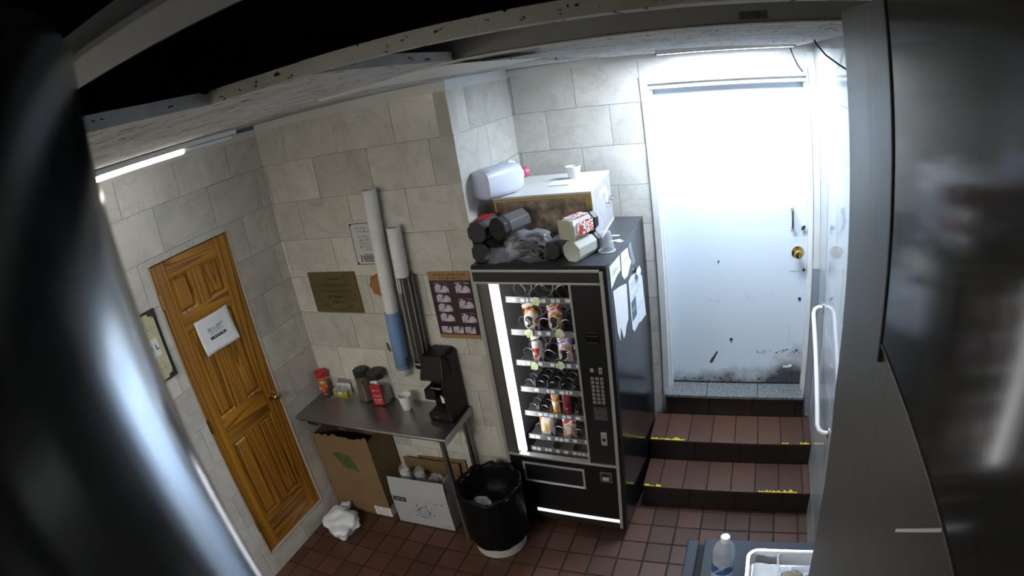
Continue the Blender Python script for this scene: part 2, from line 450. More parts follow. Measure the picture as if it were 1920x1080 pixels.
# ------------------------------------------------------------------ walls with ceramic tiles
def tiled_wall(name, axis, pos, face, a0, a1, z0, z1, pitch, zrow0, first, holes=(), m=None, thick=0.1, stag=0.5):
    """a wall plane at axis=pos; a runs along the other horizontal axis; face = direction it looks (+1/-1)"""
    m = m or M['tile']
    T = 0.006
    mb = MB()
    def box(mb, b0, b1, c0, c1, d0, d1):
        if axis == 'x': mb.box(d0, d1, b0, b1, c0, c1)
        else: mb.box(b0, b1, d0, d1, c0, c1)
    def pieces(b0, b1, c0, c1):
        rs = [(b0, b1, c0, c1)]
        for (h0, h1, k0, k1) in holes:
            nr = []
            for (p, q, s, t) in rs:
                if q <= h0 or p >= h1 or t <= k0 or s >= k1: nr.append((p, q, s, t)); continue
                if p < h0: nr.append((p, h0, s, t))
                if q > h1: nr.append((h1, q, s, t))
                pp, qq = max(p, h0), min(q, h1)
                if s < k0: nr.append((pp, qq, s, k0))
                if t > k1: nr.append((pp, qq, k1, t))
            rs = nr
        return [r for r in rs if r[1] - r[0] > 0.004 and r[3] - r[2] > 0.004]
    back = pos - face * (T + 0.002)
    for (p, q, s, t) in pieces(a0, a1, z0, z1):
        box(mb, p, q, s, t, back, pos - face * thick)
    w = mb.build(name, M['grout']); tag(w, kind='structure')
    dz = 0.256
    r = -1
    while zrow0 + r * dz < z1:
        r += 1
        c0, c1 = max(z0, zrow0 + (r - 1) * dz + 0.0013), min(z1, zrow0 + r * dz - 0.0013)
        if c1 - c0 < 0.01: continue
        sh = first + (stag * pitch if r % 2 else 0)
        n0 = int(math.floor((a0 - sh) / pitch)) - 1
        for k in range(n0, n0 + int((a1 - a0) / pitch) + 4):
            b0, b1 = max(a0, sh + k * pitch + 0.0013), min(a1, sh + (k + 1) * pitch - 0.0013)
            if b1 - b0 < 0.006: continue
            ps = pieces(b0, b1, c0, c1)
            if not ps: continue
            tb = MB()
            for (p, q, s, t) in ps: box(tb, p, q, s, t, pos - face * (T + 0.003), pos + face * rnd.uniform(-0.0006, 0.0003))
            tb.build('tile', m, w)
    return w

DY0, DY1, DZ0, DZ1 = -1.0401, -0.4301, 0.1692, 2.2227
wl = tiled_wall('wall_left', 'x', 0.0, 1, -2.6, 0.0, 0.0, HW, 0.413, 0.2185, -0.285, holes=[(DY0 - 0.012, DY1 + 0.012, DZ0 - 0.012, DZ1 + 0.004)], thick=0.14)
wb = tiled_wall('wall_back', 'y', 0.0, -1, 0.0, PX, 0.0, HW, 0.413, 0.2185, 0.235 - 0.413, thick=0.08)
wp = tiled_wall('wall_pillar', 'x', PX, 1, 0.0, DY, 0.0, HW, 0.413, 0.2185, 0.21, thick=0.08)
MX0, MX1 = 2.262, 3.275
wf = tiled_wall('wall_far', 'y', DY, -1, PX, RX, 0.0, 2.90, 0.413, 0.2185, 1.643 - 0.2065, holes=[(MX0, MX1, -0.1, 2.672)], thick=0.32)
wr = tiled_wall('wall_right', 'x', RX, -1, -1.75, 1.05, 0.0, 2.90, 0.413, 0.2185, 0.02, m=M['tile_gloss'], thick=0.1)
# plain remainder of the room, behind and beside the camera
o = MB().box(-0.14, 0.0, YB, -2.6, 0, HW).build('wall_left', M['grout']); tag(o, kind='structure')
o = MB().box(RX, RX + 0.1, YB, -1.75, 0, 2.9).build('wall_right', M['grout']); tag(o, kind='structure')
o = MB().box(-0.14, RX + 0.1, YB - 0.1, YB, 0, 3.5).build('wall_front', M['grout']); tag(o, kind='structure')

# ------------------------------------------------------------------ ceiling: grid, tiles, dark plenum
ce = MB().box(-0.15, RX + 0.15, YB - 0.1, 1.3, 3.42, 3.52).build('ceiling', M['dark_void']); tag(ce, kind='structure')
mb = MB()
mb.box(-0.15, -0.005, YB, 1.2, 2.9, 3.42); mb.box(RX + 0.005, RX + 0.15, YB, 1.2, 2.905, 3.42); mb.box(-0.15, RX + 0.15, 1.18, 1.3, 2.905, 3.42)
mb.build('plenum_wall', M['dark_void'], ce)
def fissured():
    m = bpy.data.materials.new('fissured_tile'); nt, N, L, B = nodes_of(m)
    g = N.new('ShaderNodeNewGeometry'); mp = N.new('ShaderNodeMapping'); mp.inputs['Scale'].default_value = (55, 20, 90)
    L.new(g.outputs['Position'], mp.inputs[0])
    nz = N.new('ShaderNodeTexNoise'); nz.inputs['Scale'].default_value = 1.0; nz.inputs['Detail'].default_value = 3; L.new(mp.outputs[0], nz.inputs['Vector'])
    cr = N.new('ShaderNodeValToRGB'); e = cr.color_ramp.elements
    e[0].position = 0.335; e[0].color = (0.02, 0.02, 0.02, 1); e[1].position = 0.375; e[1].color = (1, 1, 1, 1)
    L.new(nz.outputs['Fac'], cr.inputs[0])
    n2 = N.new('ShaderNodeTexNoise'); n2.inputs['Scale'].default_value = 6; n2.inputs['Detail'].default_value = 6; L.new(g.outputs['Position'], n2.inputs['Vector'])
    c2 = N.new('ShaderNodeValToRGB'); e = c2.color_ramp.elements
    e[0].position = 0.3; e[0].color = (0.33, 0.31, 0.27, 1); e[1].position = 0.6; e[1].color = (0.50, 0.49, 0.46, 1)
    L.new(n2.outputs['Fac'], c2.inputs[0])
    mx = N.new('ShaderNodeMixRGB'); mx.blend_type = 'MULTIPLY'; mx.inputs[0].default_value = 1
    L.new(cr.outputs[0], mx.inputs[1]); L.new(c2.outputs[0], mx.inputs[2]); L.new(mx.outputs[0], B.inputs['Base Color'])
    bp = N.new('ShaderNodeBump'); bp.inputs['Strength'].default_value = 0.7; bp.inputs['Distance'].default_value = 0.003
    L.new(cr.outputs[0], bp.inputs['Height']); L.new(bp.outputs[0], B.inputs['Normal'])
    B.inputs['Roughness'].default_value = 0.9
    return m
M['fissure'] = fissured()
def ctile(pts, t=0.026, ragged=None):
    """a sagging acoustic tile: underside corner points (x, y, z), thickness t upwards"""
    return MB().prism(pts, (0, 0, t)).build('ceiling_tile', M['fissure'], ce)
# near edge of the broken row, a little crooked as in the room
near = [(1.20, -2.48), (1.60, -2.36), (1.95, -2.08), (1.935, -1.925), (2.07, -1.90), (2.19, -1.895)]
ctile([(0.0, -2.45, HC - 0.058), (2.0, -2.45, HC), (1.993, -2.233, HC), (1.95, -2.08, HC), (1.935, -1.925, HC), (2.07, -1.90, HC), (2.17, -1.90, HC), (2.10, -1.22, HC), (0.0, -1.21, HC - 0.058)])
ctile([(2.165, -1.905, HC), (2.45, -1.90, HC), (2.74, -1.895, HC), (3.2, -1.895, HC), (3.2, -1.80, HC), (2.72, -1.845, HC), (2.44, -1.872, HC), (2.165, -1.892, HC)], 0.026)
ctile([(0.0, -1.19, HC - 0.058), (2.08, -1.19, HC), (2.06, 0.0, HC - 0.028), (0.0, 0.0, HC - 0.045)])
ctile([(2.10, -1.18, HC), (RX - 0.01, -1.18, HC + 0.002), (RX - 0.14, 0.80, 2.793), (2.10, 0.83, 2.812)])
ctile([(PX + 0.01, 0.0, HC - 0.028), (2.06, 0.0, HC - 0.028), (2.06, 0.83, 2.815), (PX + 0.01, 0.83, 2.822)])
# main tee: web with flange, seen through the missing tile; a second one above the camera
mb = MB(); mb.box(1.0, RX, -1.202, -1.198, HC + 0.002, HC + 0.075); mb.box(1.0, RX, -1.207, -1.193, HC + 0.066, HC + 0.078)
w = mb.build('ceiling_tee', M['tee'], ce)
MB().box(0.0, RX, -1.212, -1.188, HC - 0.003, HC + 0.002).build('flange', M['tee_white'], w)
mb = MB()
r_ = random.Random(3); x = 2.855
while x < 2.925:
    wv = r_.choice((0.0012, 0.002, 0.003)); mb.box(x, x + wv, -1.2027, -1.2023, HC + 0.012, HC + 0.032); x += wv + r_.choice((0.0014, 0.002))
mb.build('barcode_sticker', M['black_matte'], w)
mb = MB(); mb.box(1.2, RX, -2.452, -2.448, HC + 0.002, HC + 0.04)
w = mb.build('ceiling_tee', M['tee'], ce)
MB().box(0.6, RX, -2.500, -2.450, HC - 0.001, HC + 0.003).build('flange', mat('tee_flange_shaded', (0.22, 0.215, 0.20), 0.6), w)  # flange colour darkened to put shade where the fill light hits
MB().box(0.0, 2.93, -3.12, -3.02, 2.605, 3.42).build('light_blocker', M['white_paint'], ce)  # added out of view to keep the fill off the tile edges
MB().box(0.1, 3.2, -1.62, -1.52, 3.15, 3.4).build('joist', M['dark_void'], ce)
MB().box(1.2, 1.3, -4.3, 1.1, 3.15, 3.4).build('joist', M['dark_void'], ce)
# bent white strip hanging out of the grid
mb = MB()
lo = [(1.27, -0.8, 2.822), (1.507, -0.8, 2.825), (1.946, -0.8, 2.813), (2.107, -0.8, 2.816), (2.215, -0.8, 2.822)]
hi = [(1.472, -1.1, 2.837), (1.75, -1.1, 2.842), (1.965, -1.1, 2.8415), (2.060, -1.1, 2.838), (2.310, -1.1, 2.8150)]
for a in range(4):
    q_ = [lo[a], lo[a + 1], hi[a + 1], hi[a]]
    mb.hexa(q_, [(x, y, z + 0.0015) for x, y, z in q_])
mb.build('bent_strip', M['white_paint'], ce)
# white wall angle
def trim(name, x0, x1, y0, y1, z0, z1):
    o = MB().box(x0, x1, y0, y1, z0, z1).build(name, M['white_paint']); tag(o, kind='structure'); return o
trim('trim_1', 0.0, 0.004, -2.6, 0.0, 2.728, 2.775)
trim('trim_2', 0.0, PX, -0.004, 0.0, 2.757, 2.826)
trim('trim_3', PX, PX + 0.004, -0.004, DY, 2.762, 2.826)
trim('trim_4', PX, RX, DY - 0.006, DY - 0.001, 2.772, 2.815)

# ------------------------------------------------------------------ lamps of the room and an added fill
em_w = (0.80, 0.945, 1.12)
t = empty('ceiling_light', (2.80, 0.47, 2.80), 0, 'fluorescent ceiling light tucked up over the white metal door', 'ceiling light')
MB().box(-0.36, 0.36, -0.12, 0.12, 0.0, 0.05).build('housing', M['white_paint'], t, bevel=0.004)
MB().box(-0.35, 0.35, -0.11, 0.11, -0.0012, -0.0005).build('diffuser', lamp_mat('lamp_door', em_w, LAMP_DOOR), t)
mb = MB()
for (a, b, c, e_) in ((-0.36, 0.36, -0.12, -0.112), (-0.36, 0.36, 0.112, 0.12), (-0.36, -0.352, -0.12, 0.12), (0.352, 0.36, -0.12, 0.12)): mb.box(a, b, c, e_, -0.006, 0.001)
mb.build('rim', M['white_paint'], t)
t = empty('ceiling_light', (0.60, -1.235, 2.766), R(90), 'lit fluorescent ceiling light along the left wall beside the steel post', 'ceiling light')
MB().box(-1.3, 0.52, -0.03, 0.03, 0.012, 0.036).build('housing', M['white_paint'], t, bevel=0.004)
MB().tube([(-1.16, 0, 0), (-1.15, 0, 0), (0.19, 0, 0), (0.20, 0, 0)], [0.008, 0.0115, 0.0115, 0.008], 12).build('tube', lamp_mat('lamp_left', (1.0, 0.95, 0.86), LAMP_LEFT), t, smooth=True, auto=50)
MB().tube([(0.20, 0, 0.002), (0.50, 0, 0.002)], 0.009, 10).build('tube_end', M['white_plastic'], t, smooth=True, auto=50)

t = empty('ceiling_light', (1.0, -3.45, 2.545), 0, 'unseen fill light added behind the camera', 'ceiling light')  # added out of view as fill, mainly for the back wall
MB().box(-0.60, 0.60, -0.12, 0.12, 0.0, 0.05).build('housing', M['white_paint'], t, bevel=0.004)
MB().box(-0.58, 0.58, -0.11, 0.11, -0.012, -0.0005).build('diffuser', lamp_mat('fill_behind', (1.0, 0.97, 0.91), FILL_BEHIND), t, bevel=0.004)

# ------------------------------------------------------------------ door_1: pine panel door in the left wall
d = empty('door_1', (0, DY0, DZ0)); tag(d, kind='structure')
wD, hD = DY1 - DY0, DZ1 - DZ0
xf = -0.012
def bd(name, y0, y1, z0, z1, m, xa=-0.05, xb=xf, bev=0.003):
    return MB().box(xa, xb, y0, y1, z0 - DZ0, z1 - DZ0).build(name, m, d, bevel=bev)
st = 0.112
bd('stile', 0.003, st, DZ0 + 0.004, DZ1 - 0.004, M['woodv']); bd('stile', wD - st, wD - 0.003, DZ0 + 0.004, DZ1 - 0.004, M['woodv'])
ya, yb = st, wD - st
ym0, ym1 = wD / 2 - 0.052, wD / 2 + 0.052
rails = [(DZ0 + 0.004, 0.415), (1.018, 1.205), (1.795, 1.895), (2.112, DZ1 - 0.004)]
for z0, z1 in rails: bd('rail', ya, yb, z0, z1, M['woodh'])
for (z0, z1) in ((0.415, 1.018), (1.205, 1.795), (1.895, 2.112)):
    bd('mullion', ym0, ym1, z0, z1, M['woodv'])
    for (p, q) in ((ya, ym0), (ym1, yb)):
        mb = MB(); a = 0.028; zz0, zz1 = z0 - DZ0, z1 - DZ0
        mb.box(-0.05, -0.030, p, q, zz0, zz1)
        mb.hexa([(-0.030, p + 0.006, zz0 + 0.006), (-0.030, q - 0.006, zz0 + 0.006), (-0.030, q - 0.006, zz1 - 0.006), (-0.030, p + 0.006, zz1 - 0.006)],
                [(-0.015, p + a, zz0 + a), (-0.015, q - a, zz0 + a), (-0.015, q - a, zz1 - a), (-0.015, p + a, zz1 - a)])
        mb.build('panel', M['woodv'], d)
        mb = MB(); b = 0.012
        mb.hexa([(-0.030, p, zz0), (-0.030, p + b, zz0 + b), (-0.030, p + b, zz1 - b), (-0.030, p, zz1)], [(-0.0115, p, zz0), (-0.016, p + b, zz0 + b), (-0.016, p + b, zz1 - b), (-0.0115, p, zz1)])
        mb.hexa([(-0.030, q, zz0), (-0.030, q - b, zz0 + b), (-0.030, q - b, zz1 - b), (-0.030, q, zz1)], [(-0.0115, q, zz0), (-0.016, q - b, zz0 + b), (-0.016, q - b, zz1 - b), (-0.0115, q, zz1)])
        mb.hexa([(-0.030, p, zz0), (-0.030, q, zz0), (-0.030, q - b, zz0 + b), (-0.030, p + b, zz0 + b)], [(-0.0115, p, zz0), (-0.0115, q, zz0), (-0.016, q - b, zz0 + b), (-0.016, p + b, zz0 + b)])
        mb.hexa([(-0.030, p, zz1), (-0.030, q, zz1), (-0.030, q - b, zz1 - b), (-0.030, p + b, zz1 - b)], [(-0.0115, p, zz1), (-0.0115, q, zz1), (-0.016, q - b, zz1 - b), (-0.016, p + b, zz1 - b)])
        mb.build('moulding', M['woodv'], d)
mb = MB(); e = 0.011
mb.box(-0.06, 0.003, -e, -0.001, -e, hD + 0.002); mb.box(-0.06, 0.003, wD + 0.001, wD + e, -e, hD + 0.002); mb.box(-0.06, 0.003, -0.001, wD + 0.001, -e, -0.001)
mb.build('jamb', M['jamb'], d, bevel=0.001)
MB().box(-0.14, -0.058, -e, wD + e, -e, hD).build('back_board', M['black_matte'], d)
mb = MB(); mb.tube([(xf, 0.5555, 0.94), (0.018, 0.5555, 0.94)], 0.011, 12)
k = mb.build('door_knob', M['brass'], d, smooth=True, auto=40)
MB().lathe([(0.012, 0.0), (0.025, 0.008), (0.028, 0.02), (0.022, 0.033), (0.008, 0.038)], 20, M=Matrix.Rotation(R(90), 3, 'Y'), c=(0.016, 0.5555, 0.94)).build('knob_ball', M['brass'], k, smooth=True)
MB().lathe([(0.033, 0.0), (0.033, 0.003), (0.024, 0.007)], 24, M=Matrix.Rotation(R(90), 3, 'Y'), c=(xf, 0.5555, 0.94)).build('rose', M['brass'], k, smooth=True, auto=40)
for z in (2.02 - DZ0, 1.22 - DZ0, 0.42 - DZ0):
    mb = MB(); mb.box(-0.010, 0.0045, -0.006, 0.012, z - 0.045, z + 0.045); mb.tube([(0.002, 0.001, z - 0.047), (0.002, 0.001, z + 0.047)], 0.006, 8)
    mb.build('hinge', M['brass'], d)

# paper on the pine door
p_ = empty('paper_notice', (-0.004, -0.871, 1.605), 0, 'white paper notice taped to the pine door, lower corner curling', 'notice')
def curl(u, v):
    return (0.003 + 0.05 * (1 - v) ** 2 * (0.3 + 0.7 * abs(u - 0.35)) + 0.012 * math.sin(u * PI), u * 0.272, v * 0.214)
mb = MB(); mb.grid(curl, 12, 10)
sh = mb.build('sheet', M['paper'], p_, smooth=True)
s_ = sh.modifiers.new('thick', 'SOLIDIFY'); s_.thickness = 0.0006
onp = lambda y, z: (curl(y / 0.272, z / 0.214)[0] + 0.0012, y, z)
mb = MB()
marks(mb, 0.128, 0.010, 1, onp, 0.07, 0.135); marks(mb, 0.128, 0.010, 11, onp, 0.07, 0.123); marks(mb, 0.11, 0.006, 2, onp, 0.08, 0.112); marks(mb, 0.12, 0.006, 3, onp, 0.075, 0.101)
mb.build('print', M['ink'], p_)
mb = MB(); mb.grid(lambda u, v: onp(0.07 + 0.125 * u, 0.072 + 0.018 * v), 8, 1); mb.build('print_band', M['ink'], p_)
onp2 = lambda y, z: (curl(y / 0.272, z / 0.214)[0] + 0.0018, y, z)
marks(MB(), 0.09, 0.010, 5, onp2, 0.088, 0.076).build('print', M['paper'], p_)

# framed sign on the left wall, half hidden by the post
t = empty('framed_sign', (0.0, -1.40, 1.62), 0, 'cream sign in dark corner brackets on left wall beside the pine door', 'sign')
wS, hS = 0.30, 0.40
MB().box(0.001, 0.010, 0, wS, 0, hS).build('backing', M['black_matte'], t, bevel=0.002)
MB().box(0.010, 0.0125, 0.004, wS - 0.022, 0.012, hS - 0.012).build('sheet', mat('cream_print', (0.62, 0.58, 0.36), 0.6, var=0.15, scale=10), t)
MB().box(0.0125, 0.0135, 0.08, wS - 0.05, 0.15, 0.25).build('white_field', M['paper'], t)
MB().add([(0.0145, 0.16, 0.165), (0.0145, 0.175, 0.165), (0.0145, 0.175, 0.18), (0.0145, 0.16, 0.18)], [(0, 1, 2, 3)]).build('print', M['ink'], t)
mb = MB(); marks(mb, 0.16, 0.03, 4, ON_SIDE(0.0142), 0.085, 0.185)
mb.build('lettering', mat('blue_ink', (0.03, 0.03, 0.12), 0.6), t)
mb = MB(); marks(mb, 0.16, 0.014, 6, ON_SIDE(0.0132), 0.09, 0.10); marks(mb, 0.16, 0.012, 8, ON_SIDE(0.0132), 0.09, 0.07); marks(mb, 0.14, 0.014, 9, ON_SIDE(0.0132), 0.1, 0.30)
mb.build('lettering', M['ink_grey'], t)
for cz, sz in ((0.0, 1), (hS, -1)):
    MB().prism([(0.010, wS - 0.062, cz + sz * 0.002), (0.010, wS - 0.002, cz + sz * 0.002), (0.010, wS - 0.002, cz + sz * 0.055), (0.010, wS - 0.025, cz + sz * 0.045), (0.010, wS - 0.035, cz + sz * 0.030), (0.010, wS - 0.055, cz + sz * 0.028)], (0.007, 0, 0)).build('corner_bracket', mat('leatherette', (0.03, 0.02, 0.018), 0.5), t)
    MB().lathe([(0.0055, 0), (0.0045, 0.003), (0.001, 0.004)], 10, M=Matrix.Rotation(R(90), 3, 'Y'), c=(0.017, wS - 0.032, cz + sz * 0.036)).build('stud', M['chrome'], t)

# ------------------------------------------------------------------ signs on the back wall
RB = (R(90), 0, 0)
t = empty('bronze_plaque', (0.173, -0.0005, 1.507), 0, 'bronze plaque with dark raised letters on the back wall, left of the cups', 'plaque')
MB().box(0, 0.396, -0.012, 0, 0, 0.28).build('plate', M['bronze'], t, bevel=0.002)
for body, sz, z in (('תרומת הקהל', 0.020, 0.228), ('ר׳ לזכרון עולם בהיכל ה׳', 0.030, 0.183), ('לזכר ולעילוי נשמת יקירי הקהל', 0.021, 0.143), ('נר תמיד לעד', 0.027, 0.100), ('א׳ בתמוז', 0.027, 0.066)):
    text_mesh('lettering', body[::-1], sz, M['bronze_dark'], t, (0.205, -0.0123, z), RB)
mb = MB()
for k in range(30):
    a = R(200 + 140 * k / 29)
    if k in (8, 19, 22): continue
    x, z = 0.205 + 0.12 * math.cos(a), 0.075 + 0.052 * math.sin(a) - 0.004
    mb.box(x - 0.0025, x + 0.0012, -0.0128, -0.0122, z - 0.004, z + 0.004)
mb.box(0.055, 0.075, -0.0128, -0.0122, 0.088, 0.093); mb.box(0.33, 0.355, -0.0128, -0.0122, 0.088, 0.093)
mb.build('arc_lettering', M['bronze_dark'], t)

t = empty('white_sign', (0.607, -0.0005, 1.817), 0, 'white framed sign with black bordered text behind the tall cup stack', 'sign')
wS, hS = 0.235, 0.288
MB().box(0, wS, -0.010, 0, 0, hS).build('board', mat('sign_white', (0.62, 0.62, 0.60), 0.5), t, bevel=0.003)
mb = MB(); b = 0.014
for (x0, x1, z0, z1) in ((b, wS - b, b, b + 0.004), (b, wS - b, hS - b - 0.004, hS - b), (b, b + 0.004, b, hS - b), (wS - b - 0.004, wS - b, b, hS - b)):
    mb.box(x0, x1, -0.0107, -0.0101, z0, z1)
for (cx, cz) in ((b, b), (b, hS - b), (wS - b, b), (wS - b, hS - b)):
    sx, sz = (1 if cx < 0.1 else -1), (1 if cz < 0.1 else -1)
    mb.add([(cx, -0.0109, cz), (cx + sx * 0.024, -0.0109, cz), (cx, -0.0109, cz + sz * 0.024)], [(0, 1, 2)])
mb.build('border', M['ink'], t)
for i, (body, z) in enumerate((('אסור / שליח עם', 0.236), ('לימוד מדרש ה', 0.215), ('אסור / שליח עם', 0.183), ('כיס בגדי שבת', 0.161), ('כל בר מי שמוש', 0.139), ('בכיס שלו על ת', 0.119), ('בחיים', 0.101))):
    text_mesh('lettering', body[::-1], 0.021, M['ink_grey'], t, (0.125, -0.0103, z), RB)
mb = MB(); mb.box(0.05, 0.058, -0.0107, -0.0102, 0.03, 0.075); mb.box(0.075, 0.2, -0.0107, -0.0102, 0.074, 0.078); mb.box(0.075, 0.2, -0.0107, -0.0102, 0.032, 0.038); mb.build('print', M['ink'], t)
MB().box(0.066, 0.205, -0.0105, -0.0101, 0.042, 0.070).build('print_field', M['ink_grey'], t)

t = empty('wooden_ornament', (0.745, -0.0005, 1.695), 0, 'orange brown wooden plaque with wavy edge half hidden behind the cups', 'plaque')
pts = []
for k in range(48):
    a = 2 * PI * k / 48; r = 0.070 * (1 + 0.07 * math.cos(8 * a)); pts.append((r * math.cos(a), 0, r * math.sin(a)))
MB().prism(pts, (0, -0.014, 0)).build('board', mat('orange_wood', (0.30, 0.13, 0.035), 0.5, var=0.2, scale=12, stretch=(1, 1, 5)), t)
MB().prism([(p[0] * 0.82, -0.014, p[2] * 0.82) for p in pts], (0, -0.003, 0)).build('raised_field', mat('orange_wood_2', (0.33, 0.15, 0.04), 0.5), t)

t = empty('instruction_poster', (1.097, -0.0005, 1.352), 0, 'plum poster of nine small instruction photos with tan bands beside the machine', 'poster')
wS, hS = 0.268, 0.42
MB().box(0, wS, -0.004, 0, 0, hS).build('sheet', mat('plum', (0.050, 0.018, 0.028), 0.5, var=0.2, scale=6), t)
MB().box(0, wS, -0.005, -0.004, hS - 0.052, hS).build('heading_band', mat('tan_band', (0.36, 0.21, 0.085), 0.6), t)
MB().box(0, wS, -0.005, -0.004, 0.0, 0.026).build('footer_band', mat('tan_band_2', (0.36, 0.21, 0.085), 0.6), t)
text_mesh('lettering', 'סדר נטילת ידים של שחרית'[::-1], 0.019, M['ink'], t, (0.142, -0.0053, hS - 0.024), RB)
text_mesh('lettering', 'והנהגות בית הכסא'[::-1], 0.019, M['ink'], t, (0.142, -0.0053, hS - 0.045), RB)
ph = patches('photo_print', [(0.02, 0.02, 0.04), (0.35, 0.32, 0.4), (0.62, 0.58, 0.68), (0.5, 0.46, 0.5), (0.7, 0.66, 0.72)], 30)
for (x, z, w, h) in ((0.03, 0.292, 0.09, 0.058), (0.165, 0.290, 0.09, 0.062), (0.03, 0.232, 0.09, 0.052), (0.03, 0.172, 0.09, 0.052), (0.03, 0.110, 0.09, 0.054), (0.17, 0.194, 0.09, 0.058), (0.17, 0.104, 0.09, 0.058), (0.02, 0.034, 0.066, 0.044), (0.098, 0.034, 0.066, 0.044), (0.176, 0.034, 0.066, 0.044)):
    o = MB().box(0, w, -0.0008, 0, 0, h).build('photo', ph, t, loc=(x, -0.0042, z))
mb = MB()
for (x, z) in ((0.03, 0.353), (0.165, 0.355), (0.18, 0.254), (0.18, 0.164)): marks(mb, 0.075, 0.005, int(x * 1000 + z * 100), ON_BACK(-0.0046), x, z)
marks(mb, 0.03, 0.008, 77, ON_BACK(-0.0056), 0.075, 0.010)
mb.build('print', mat('pale_print', (0.3, 0.27, 0.27), 0.6), t)

t = empty('tape_patch', (0.672, -0.0005, 1.232), 0, 'small grey patch of tape stuck on wall left of the blue cup holder', 'tape')
MB().prism([(0, 0, 0.065), (0.018, 0, 0.06), (0.024, 0, 0.02), (0.026, 0, 0.0), (0.012, 0, 0.002), (0.004, 0, 0.02)], (0, -0.002, 0)).build('strip', mat('tape_grey', (0.10, 0.10, 0.085), 0.4, var=0.4, scale=70), t)

# ------------------------------------------------------------------ cup holders and stacks of foam cups
def cup_mb(r1=0.0455, r0=0.029, h=0.094, n=20):
    return MB().lathe([(r0, 0.0), (r0 + 0.001, 0.001), (r1 - 0.002, h - 0.006), (r1, h - 0.005), (r1, h), (r1 - 0.003, h), (r0 - 0.001, 0.004), (0.0005, 0.004)], n, cap0=True, cap1=False)
cup_small = cup_mb(0.0425, 0.028, 0.09).mesh('foam_cup'); cup_small.materials.append(M['foam'])
for p in cup_small.polygons: p.use_smooth = True
cup_small.set_sharp_from_angle(angle=R(45))
def stack(a, b, pitch, label, group):
    a, b = Vector(a), Vector(b); d = (b - a); n = int(d.length / pitch); d.normalize()
    q = Vector((0, 0, 1)).rotation_difference(d)
    for k in range(n):     # each cup upside up, nested in the one below: rims show as ridges
        o = bpy.data.objects.new('foam_cup', cup_small); COL.objects.link(o)
        o.location = a + d * (k * pitch); o.rotation_mode = 'QUATERNION'; o.rotation_quaternion = q
        tag(o, label, 'cup', group)
stack((0.806, -0.055, 1.19), (0.857, -0.055, 2.222), 0.0145, 'white foam cup nested in the tall leaning stack above the blue holder', 'foam cups in the tall stack')
stack((0.951, -0.055, 1.60), (0.968, -0.055, 2.0), 0.0145, 'white foam cup nested in the shorter stack above the grey holder', 'foam cups in the shorter stack')
ax = Vector((0.857 - 0.806, 0, 2.222 - 1.19)).normalized(); q1 = Vector((0, 0, 1)).rotation_difference(ax).to_euler()
t = empty('cup_dispenser', (0.801, -0.055, 1.10), 0, 'translucent blue wall tube holding foam cups, left of the grey one', 'cup dispenser', rot=q1)
MB().lathe([(0.034, 0.055), (0.047, 0.062), (0.0475, 0.44), (0.046, 0.445)], 28, cap0=False, cap1=False).build('tube', M['blue_tube'], t, smooth=True)
MB().lathe([(0.0475, 0.055), (0.050, 0.058), (0.050, 0.075), (0.0475, 0.078)], 28, cap0=False, cap1=False).build('bottom_ring', mat('blue_ring', (0.16, 0.24, 0.36), 0.4), t, smooth=True)
MB().box(0.034, 0.050, -0.02, 0.012, 0.06, 0.13).build('latch', mat('blue_dark', (0.02, 0.035, 0.07), 0.4), t)
MB().box(-0.02, 0.02, 0.044, 0.053, 0.1, 0.42).build('wall_bracket', M['alu_dark'], t)
MB().lathe([(0.027, 0.0), (0.036, 0.056)], 20, cap1=False).build('tip_sleeve', M['white_plastic'], t, smooth=True)
t = empty('cup_dispenser', (0.957, -0.055, 1.18), 0, 'dark grey ribbed wall tube holding foam cups beside the coffee machine', 'cup dispenser', rot=(0, R(1.6), 0))
MB().lathe([(0.043, 0.02), (0.043, 0.59)], 24, cap0=False, cap1=False).build('tube', mat('smoke_tube', (0.05, 0.05, 0.048), 0.35), t, smooth=True)
for k in range(8):
    a = 2 * PI * k / 8 + 0.2
    MB().tube([(0.046 * math.cos(a), 0.046 * math.sin(a), 0.02), (0.046 * math.cos(a), 0.046 * math.sin(a), 0.59)], 0.0055, 6).build('rib', mat('rib_grey', (0.24, 0.23, 0.21), 0.5) if k == 0 else bpy.data.materials['rib_grey'], t, smooth=True)
MB().lathe([(0.05, 0.0), (0.05, 0.05), (0.045, 0.055)], 24, cap1=False).build('base_collar', M['black_plastic'], t, smooth=True, auto=40)
MB().lathe([(0.0505, 0.028), (0.0505, 0.038)], 24, cap0=False, cap1=False).build('collar_band', M['grey_plastic'], t, smooth=True)
MB().box(-0.02, 0.02, 0.043, 0.053, 0.05, 0.55).build('wall_bracket', M['alu_dark'], t)
o = bpy.data.objects.new('foam_cup', cup_small); COL.objects.link(o); o.location = (1.004, -0.075, 1.135); o.rotation_euler = (0, R(2), 0)
tag(o, 'single white foam cup bottom showing under the dark grey holder', 'cup')

